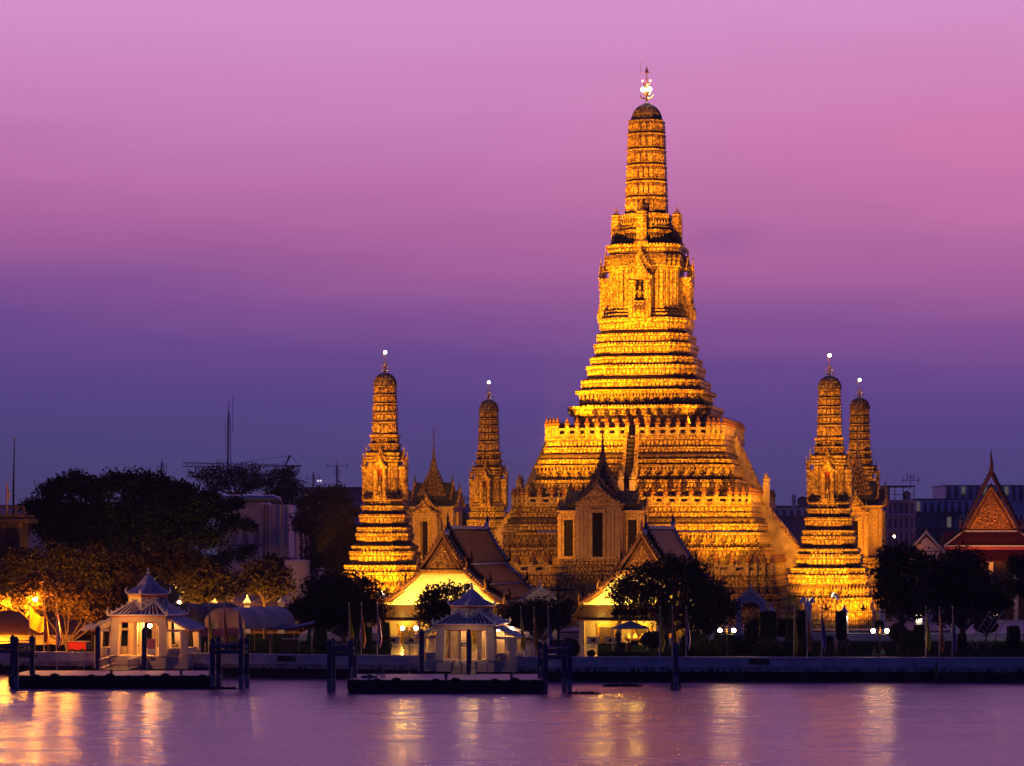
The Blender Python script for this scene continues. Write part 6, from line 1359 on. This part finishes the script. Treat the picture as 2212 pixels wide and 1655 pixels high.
block('lower long grey building right of the terraces', 1660, 1790, 1118, 480, 10, BGR, (1140,), 8, (), 2, .8)
a_ = block('white four storey apartment house right of the right corner towers', 1905, 1976, 1080, 440, 10, BW, (1099, 1131, 1163), 6, (), 2, .7, False)
q = MB(); hx = (PX(1976, 440) - PX(1905, 440)) / 2; zt_ = PZ(1080, 440) - 2
for zz in (PZ(1082, 440) - 2, PZ(1112, 440) - 2, PZ(1144, 440) - 2): q.box(-hx - .1, hx + .1, -1.0, 0, zz - .15, zz + .15); q.box(-hx - .1, hx + .1, -1.05, -.95, zz - .9 + .9, zz + .15)
q.build('balcony', BW, a_)
q = MB(); q.box(-hx - .3, hx + .1, 0, 8, zt_ + 2.1, zt_ + 2.3); [q.box(x - .06, x + .06, .1, .2, zt_, zt_ + 2.1) for x in (-hx + .1, -hx * .2, hx * .3, hx - .1)]; q.box(-hx, hx, .1, .16, zt_ + .8, zt_ + .88); q.box(-hx, -hx + 1.3, .3, 6, zt_, zt_ + 2.1); q.build('roof_shelter', BGR, a_)
q = MB(); q.lathe([(.6, 0), (.6, 1.2), (.1, 1.5)], hx * .65, 2, zt_, 12); q.build('water_tank', MT, a_)
block('bluish long office block behind the apartment house', 1976, 2110, 1080, 700, 20, BB, (1094, 1108), 9, {(0, 0)}, 2, 1.0); block('far blue slab block on the right horizon', 2042, 2260, 1050, 1000, 30, BB, (1060, 1074), 14, {(0, 5), (0, 2), (0, 8)}, 2, 1.3)
block('lower dark terrace house row left of the red gabled hall', 1976, 2075, 1112, 520, 12, BGR, (1128,), 6, {(0, 4)}, 2, .8)
block('pale house wall low behind the trees right of the duct', 622, 690, 1130, 470, 8, BW, (1150,), 3, {(0, 1)}, 2, .8)
# small rooftop vents
for i_, p_ in enumerate((646, 656, 667, 678)):
    root = thing('roof_vent', 'white capped vent on the low roof right of the duct building', 'vent', (PX(p_, 452), 452, 2), 0, 'row of white roof vents'); zz = PZ(1122, 452) - 2
    q = MB(); q.box(-.55, .55, -.4, .4, 0, zz); q.build('shaft', BW, root); q = MB(); q.cb(0, 0, zz, 1.5, 1.1, .5, 0, .2); q.build('cap', BW, root)
# signs and a banner by the pavilions
for p_, py_, Y_, lab_ in ((375, 1394, 283.5, 'black board sign on a thin frame right of the left pavilion'), (1006, 1392, 272.0, 'black board sign on a thin frame in the middle pavilion entrance')):
    root = thing('standing_sign', lab_, 'sign', (PX(p_, Y_), Y_, LZ), 0, 'black board signs by the pavilions'); zz = PZ(py_, Y_) - LZ
    q = MB(); [q.tube([(x, 0, -.6), (x, 0, zz + .45)], .03, 4) for x in (-.55, .55)]; q.tube([(-.55, 0, zz + .4), (.55, 0, zz + .4)], .025, 4); q.build('frame', M['iron'], root)
    q = MB(); q.pxz([(-.5, zz), (-.4, zz - .2), (.4, zz - .2), (.5, zz), (.4, zz + .2), (-.4, zz + .2)], -.03, .03); b_ = q.build('board', M['plaque'], root)
    q = MB(); rnd = random.Random(4); x = -.34
    while x < .32: ww = .03 + rnd.random() * .03; q.box(x, x + ww, -.04, -.031, zz - .02, zz + .08); x += ww + .02
    q.box(-.25, .25, -.04, -.031, zz - .11, zz - .08); q.build('lettering', M['pole'], b_)
root = thing('banner', 'purple and white standing banner in the left pavilion entrance', 'banner', (PX(327, 280), 280, LZ)); q = MB(); q.box(-.42, .42, -.02, .02, .3, 1.9); q.build('banner_cloth', UB_[0] if 'UB_' in globals() else SP_[0], root) if False else q.build('banner_cloth', mat('purple_banner', (.30, .10, .20), .7, var=.3, scale=3), root)
q = MB(); q.box(-.38, .38, -.03, -.021, .4, .9); q.build('white_panel', M['pole'], root); q = MB(); q.tube([(0, .04, 0), (0, .04, 1.95)], .02, 4); q.box(-.3, .3, -.15, .15, 0, .04); q.build('stand', M['iron'], root)
root = thing('marker_post', 'thin dark marker post standing in the water at the right wall', 'post', (PX(2023, 268), 268, -.6)); q = MB(); q.tube([(0, 0, 0), (0, 0, PZ(1432, 268) + .6)], .10, 6); q.build('post', M['iron'], root); q = MB(); q.tube([(-.3, 0, PZ(1440, 268) + .6), (.05, 0, PZ(1440, 268) + .6)], .05, 4); q.build('marker', M['iron'], root)
for p_, Y_, rx_, lab_ in ((1262, 250, 1.6, 'dark floating weed patch right of the middle pontoon'), (1345, 263, 2.0, 'dark floating weed patch out from the long river wall'), (478, 258, 1.5, 'dark floating weed patch at the right end of the left pontoon')):
    root = thing('floating_weed', lab_, 'water plant', (PX(p_, Y_), Y_, 0), 0, 'floating weed patches'); V, n = leaves([(0, 0, .05, rx_, .5, .10)], .09, 7, .12, .0); V[:, 2] = np.abs(V[:, 2]); me = leaf_mesh('weed_leaves', V, n); me.materials.append(LF); link('weed_leaves', me, root)
    q = MB(); q.ball(0, 0, 0, 1, 8); q.v = [(x * rx_ * .95, y * .45, z * .07) for x, y, z in q.v]; q.build('root_mat', LF, root)
# tank and low roofs right of the lit trees
root = thing('water_tank', 'pale round tank right of the orange lit trees', 'tank', (PX(642, 372), 372, LZ)); q = MB(); q.lathe([(1.7, 0), (1.7, PZ(1212, 372) - LZ), (1.85, PZ(1211, 372) - LZ), (1.0, PZ(1209, 372) - LZ)], n=18); q.build('drum', BW, root)
# left edge tower building with flag
root = thing('columned_building', 'dark columned building cut off by the left edge', 'building', (PX(0, 325), 325, LZ)); zt_ = PZ(1112, 325) - LZ
q = MB(); q.box(-5, 2.3, 0, 6, 0, zt_ - 1); q.build('wall', M['wood'], root); q = MB(); q.box(-5.3, 3.4, -1, 6.5, zt_ - 1, zt_ - .5); q.box(-5.2, 3.0, -.7, 6.3, zt_ - .5, zt_); [q.box(a_ - .1, a_ + .1, -.9, -.7, zt_, zt_ + .9) for a_ in (-1, 0, 1, 2, 3)]; q.box(-5, 3.0, -.9, -.7, zt_ + .9, zt_ + 1.0); q.build('cornice', M['wood'], root)
for a_ in (-1.5, .6, 2.3): q = MB(); q.lathe([(.4, 0), (.35, .3), (.3, zt_ - 1.5), (.42, zt_ - 1)], a_, -.5, 0, 10); q.build('column', M['wood'], root)
root = thing('tall_flagpole', 'tall bare flagpole at the far left', 'flagpole', (PX(29, 330), 330, LZ)); q = MB(); q.tube([(0, 0, 0), (0, 0, PZ(1052, 330) - LZ), (.12, 0, PZ(950, 330) - LZ)], [.16, .12, .05], 6); q.build('pole', M['iron'], root); q = MB(); q.ball(.12, 0, PZ(949, 330) - LZ, .14, 6); q.build('truck_ball', M['gilt'], root)
root = thing('rooftop_flag', 'small striped flag on the columned building at the left edge', 'flag', (PX(15, 324), 324, PZ(1108, 324))); q = MB(); q.tube([(0, 0, 0), (.1, 0, 3.7)], .04, 5); q.build('pole', M['pole'], root); q = MB()
for i, c in enumerate((0, 1, 2, 1, 0)): q.c = c; q.add([(-.05 + i * .11, .02 * i, 3.5 - i * .35), (.06 + i * .11, .02 * i + .02, 3.3 - i * .3), (.0 + i * .08, .02 * i, .9 + i * .2), (-.1 + i * .08, .02 * i, .8 + i * .2)], [(0, 1, 2, 3)])
q.build('flag_cloth', [FR, FW, FB], root)
# right temple hall, red and gold
def right_hall():
    Y = 385; S = F / Y; root = thing('temple_hall', 'red and gold gabled temple hall at the right edge', 'temple hall', (PX(2141, Y), Y, 2.8), R(-10), 'temple halls with gabled fronts'); z = lambda py: PZ(py, Y) - 2.8
    seg = [((0, z(1024)), (60 / S, z(1142))), ((56 / S, z(1146)), (98 / S, z(1182))), ((94 / S, z(1186)), (134 / S, z(1212)))]
    q = MB()
    for ya, dz in ((0, 0), (3.2, .6)):
        for a, b in seg: roofseg(q, (a[0], a[1] + dz), (b[0], b[1] + dz), ya, 20 if ya else 3.4)
    RF = q.build('roof', M['dtile'], root)
    for yy, dz in ((0, 0), (3.1, .6)):
        q = MB()
        for a, b in seg:
            for s in (-1, 1):
                q.tube([(s * a[0], yy, a[1] + dz + .1), (s * (a[0] + b[0]) / 2, yy, (a[1] + b[1]) / 2 + dz - .03), (s * b[0], yy, b[1] + dz + .1)], .2, 5)
                for i in range(12): u = (i + .5) / 12; xx = a[0] + (b[0] - a[0]) * u; zz = a[1] + (b[1] - a[1]) * u + dz; q.tube([(s * xx, yy, zz), (s * (xx + .2), yy, zz + .45)], [.12, .01], 4)
                q.tube([(s * b[0], yy, b[1] + dz), (s * (b[0] + .45), yy, b[1] + dz + .3), (s * (b[0] + .3), yy, b[1] + dz + 1.0), (s * (b[0] + .5), yy, b[1] + dz + 1.7)], [.22, .2, .13, .01], 5)
        q.tube([(0, yy, z(1026) + dz), (.1, yy - .2, z(1010) + dz), (-.02, yy - .3, z(992) + dz), (.05, yy - .3, z(976) + dz)], [.3, .22, .12, .01], 6); q.build('bargeboard', M['rbarge'], root)
    q = MB(); q.pxz([(-56 / S, z(1146)), (56 / S, z(1146)), (0, z(1042))], .3, .5); f = q.build('pediment_field', M['rbarge'], root)
    q = MB(); q.pxz([(-46 / S, z(1143)), (46 / S, z(1143)), (0, z(1060))], .2, .35); rnd = random.Random(8)
    for i in range(110): u = rnd.random(); v = rnd.random() * (1 - u); q.ball((-44 + 88 * (u + v / 2)) / S, .2, z(1142) + (z(1062) - z(1142)) * v, .08 + .06 * rnd.random(), 5)
    q.build('carved_pediment', M['goldd'], f)
    q = MB(); [q.tube([(s * 52 / S, .1, z(1140)), (s * 30 / S, .1, z(1100)), (0, .1, z(1052))], .2, 5) for s in (-1, 1)]; q.build('gilded_trim', M['gold'], f)
    q = MB(); q.pyz([(.3, z(1150)), (.3, z(1152)), (-1.6, z(1182)), (-1.6, z(1180))], -98 / S, 98 / S); q.build('skirt_roof', M['redtile'], root)
    q = MB()
    for yy, py, h in ((.2, 1149, 60), (-1.65, 1181, 100)): q.box(-h / S, h / S, yy - .12, yy + .02, z(py) , z(py) + .2)
    for s in (-1, 1): q.tube([(s * 60 / S, .2, z(1149) + .1), (s * 98 / S, -1.6, z(1181) + .2)], .12, 5)
    q.build('roof_trim', M['edge'], root)
    q = MB(); q.box(-99 / S, 99 / S, -1.6, .0, z(1187), z(1182.5)); q.build('fascia', M['pred'], root)
    q = MB(); q.pyz([(0, z(1188)), (0, z(1191)), (-2.8, z(1214)), (-2.8, z(1212))], -120 / S, 120 / S); q.build('lower_skirt_roof', M['redtile'], root)
    q = MB(); q.box(-6.5, 6.5, .6, 1, 0, z(1190)); q.box(-6.5, -6.1, 1, 19, 0, z(1190)); q.box(6.1, 6.5, 1, 19, 0, z(1190)); q.build('wall', M['wood'], root)
    for x in (-6.8, -3.4, 0, 3.4, 6.8): q = MB(); q.box(x - .3, x + .3, -2.4, -1.8, 0, z(1213)); q.build('porch_column', M['cream'], root)
M['rbarge'] = mat('dark_red_gilt_wood', (.10, .04, .025), .45, metal=.2, var=.4, scale=4, bump=.4); M['goldd'] = mat('dim_gilded_carving', (.55, .26, .05), .3, metal=.75, var=.8, scale=6, bump=.9, bscale=8); M['redtile'] = tiles('deep_red_roof_tiles', (.24, .045, .03), (.18, .035, .025))
right_hall()
root = thing('small_gabled_roof', 'small white edged gable left of the red gabled hall', 'building', (PX(2001, 372), 372, LZ), R(-8)); z = lambda py: PZ(py, 372) - LZ
q = MB(); roofseg(q, (0, z(1152)), (40 / 16, z(1194)), 0, 8); q.build('roof', M['dtile'], root); q = MB()
for s in (-1, 1): q.tube([(0, -.1, z(1149)), (s * 20 / 16, -.1, z(1172)), (s * 40 / 16, -.1, z(1194))], .15, 5)
q.tube([(0, -.1, z(1149)), (0, -.1, z(1140))], [.1, .01], 5); q.build('roof_trim', M['edge'], root); q = MB(); q.pxz([(-2, z(1190)), (2, z(1190)), (0, z(1160))], .2, .4); q.box(-2.2, 2.2, .4, 7.5, 0, z(1192)); q.build('wall', BW, root)
# masts, crane, chimney, dish
FM = mat('faint_grey_steel', (.13, .12, .18), .7, var=.1)
def mast(px_, top, bot, Y, label, w=.35, arms=(), name='radio_mast', cat='antenna', lights=None):
    z0 = PZ(bot, Y); H = PZ(top, Y) - z0; root = thing(name, label, cat, (PX(px_, Y), Y, z0)); q = MB()
    if w > .2:
        for a_ in (0, 1, 2): an = a_ * 2.09; q.tube([(w * math.cos(an), w * math.sin(an), 0), (w * .5 * math.cos(an), w * .5 * math.sin(an), H * .85)], .06 * Y / 450, 4)
        n = int(H / 1.2)
        for i in range(n): q.tube([(-w * .8, 0, i * 1.2 * .85), (w * .8, 0, (i + 1) * 1.2 * .85)], .03, 3)
    q.tube([(0, 0, 0), (0, 0, H)], .05 * Y / 450, 4)
    q.build('mast', FM, root)
    q = MB(); q.tube([(0, 0, H * .8), (0, 0, H)], .04, 4)
    for zf, l_ in arms: q.tube([(-l_, 0, H * zf), (l_, 0, H * zf)], .05, 4); [q.tube([(x, 0, H * zf - .5), (x, 0, H * zf + .6)], .05, 4) for x in (-l_, l_)]
    q.build('aerial', FM, root)
    if lights: [bb for s in lights for bb in [MB()] if (bb.ball(0, 0, 0, .2, 6), bb.build('white_lamp', WLA, root, (s, -.3, H * .45)))]
    return root
WLA = mat('lit_antenna_lamp', (1, 1, 1), .4, var=0, emit=(.9, .95, 1), estr=.8)
o = mast(494, 868, 1022, 620, 'tallest lattice radio mast on the left skyline', .55, ()); q = MB(); q.tube([(.9, 0, 9), (.9, 0, 17)], .05, 4); q.tube([(.8, 0, 9.5), (0, 0, 9.5)], .03, 3); q.tube([(.8, 0, 14), (0, 0, 14)], .03, 3); q.tube([(-.7, 0, 4), (-.7, 0, 12)], .04, 4); q.build('side_aerial', FM, o)
mast(728, 996, 1056, 525, 'antenna mast with crossed aerials above the flat grey building', .3, ((.82, 2.0), (.6, .5))); mast(350, 990, 1050, 600, 'cellular mast behind the crest of the huge left tree', .5, ((.7, 1.0), (.55, .9), (.4, .8)))
mast(237, 1008, 1050, 600, 'short cluster mast behind the crest of the huge left tree', .5, ((.4, 1.2),)); mast(285, 1010, 1050, 600, 'thin pole antenna between two masts behind the huge left tree', .1, ((.95, .7),)); mast(677, 1018, 1056, 528, 'panel antenna mast with two white lights', .3, ((.6, 1.2),), lights=(.9, 1.4))
mast(993, 1063, 1093, 518, 'thin rod antenna between the left shrine and back corner tower', .1, ()); mast(1010, 1070, 1093, 519, 'small television aerial left of the back corner tower', .1, ((.8, .7), (.6, .5)), cat='aerial'); mast(1967, 1024, 1054, 442, 'television aerial on the apartment house roof', .1, ((.55, 1.3), (.75, .5)), cat='aerial')
mast(77, 1082, 1096, 421, 'television aerial on the far left pale building', .1, ((.9, .7), (.7, .4)), cat='aerial')
root = thing('tower_crane', 'tower crane jib reaching across the skyline', 'crane', (PX(617, 700), 700, PZ(1080, 700))); H = PZ(1008, 700) - PZ(1080, 700); q = MB(); s_ = 700 / F
[q.tube([(a_, b_, 0), (a_, b_, H)], .12, 4) for a_ in (-.7, .7) for b_ in (-.7, .7)]; q.build('tower', FM, root)
q = MB(); L_ = 222 * s_
for zz in (0, 1.0): q.tube([(-L_, 0, H + zz), (4, 0, H + zz * .2)], .10, 4)
n = 40
for i in range(n): q.tube([(-L_ * i / n, 0, H + (i % 2)), (-L_ * (i + 1) / n, 0, H + ((i + 1) % 2))], .05, 3)
q.tube([(0, 0, H), (0, 0, H + .5), (1.2, 0, H + 2.8)], .18, 4); q.tube([(0, 0, H), (.8, 0, H + 2.8)], .12, 4); q.tube([(1.2, 0, H + 2.8), (-12, 0, H + .9)], .05, 3); q.tube([(1.2, 0, H + 2.8), (4, 0, H)], .05, 3); q.build('jib', FM, root)
root = thing('chimney', 'round chimney on the horizon right of the tall tower', 'chimney', (PX(1715, 555), 555, PZ(1096, 555))); q = MB(); q.lathe([(.42, 0), (.42, 2.1), (.5, 2.15), (.38, 2.6)], n=10); q.build('stack', BB, root)
root = thing('satellite_dish', 'satellite dish beside the chimney', 'satellite dish', (PX(1734, 556), 556, PZ(1096, 556))); q = MB(); q.tube([(0, 0, 0), (0, 0, .7)], .08, 5); q.build('stand', FM, root); q = MB(); q.tube([(0, -.5, 1.1), (0, -.2, .95), (0, 0, .9)], [1.25, .9, .1], 14); q.build('reflector', FM, root)
# slanting rails (disused gangway) under the right trees
root = thing('leaning_gangway', 'pale gangway standing tilted under the trees at the far right', 'gangway', (PX(2120, 296), 296, LZ)); q = MB()
for dx_ in (0, 1.4): q.tube([(dx_ - 1.2, 0, .9), (dx_ + 1.0, .5, 4.3)], .07, 4); q.tube([(dx_ - .6, 0, .2), (dx_ + 1.5, .5, 3.7)], .05, 4)
for i in range(9): u = i / 8; q.tube([(-1.2 + 2.2 * u, .5 * u, .9 + 3.4 * u), (-.6 + 2.1 * u, .5 * u, .2 + 3.5 * u)], .035, 4)
q.build('railing', M['rail'], root)

# ================================================================ haze
hz = bpy.data.materials.new('evening_haze'); hz.use_nodes = True; tr = hz.node_tree; tr.nodes.remove(tr.nodes['Principled BSDF'])
pv_ = tr.nodes.new('ShaderNodeVolumePrincipled'); pv_.inputs['Density'].default_value = 0.0001; pv_.inputs['Color'].default_value = (.80, .80, .92, 1); pv_.inputs['Anisotropy'].default_value = 0.0
tr.links.new(pv_.outputs[0], tr.nodes['Material Output'].inputs['Volume'])
m = MB(); m.box(-1700, 1700, -500, 2300, -4, 100); tag(m.build('haze', hz), kind='stuff')
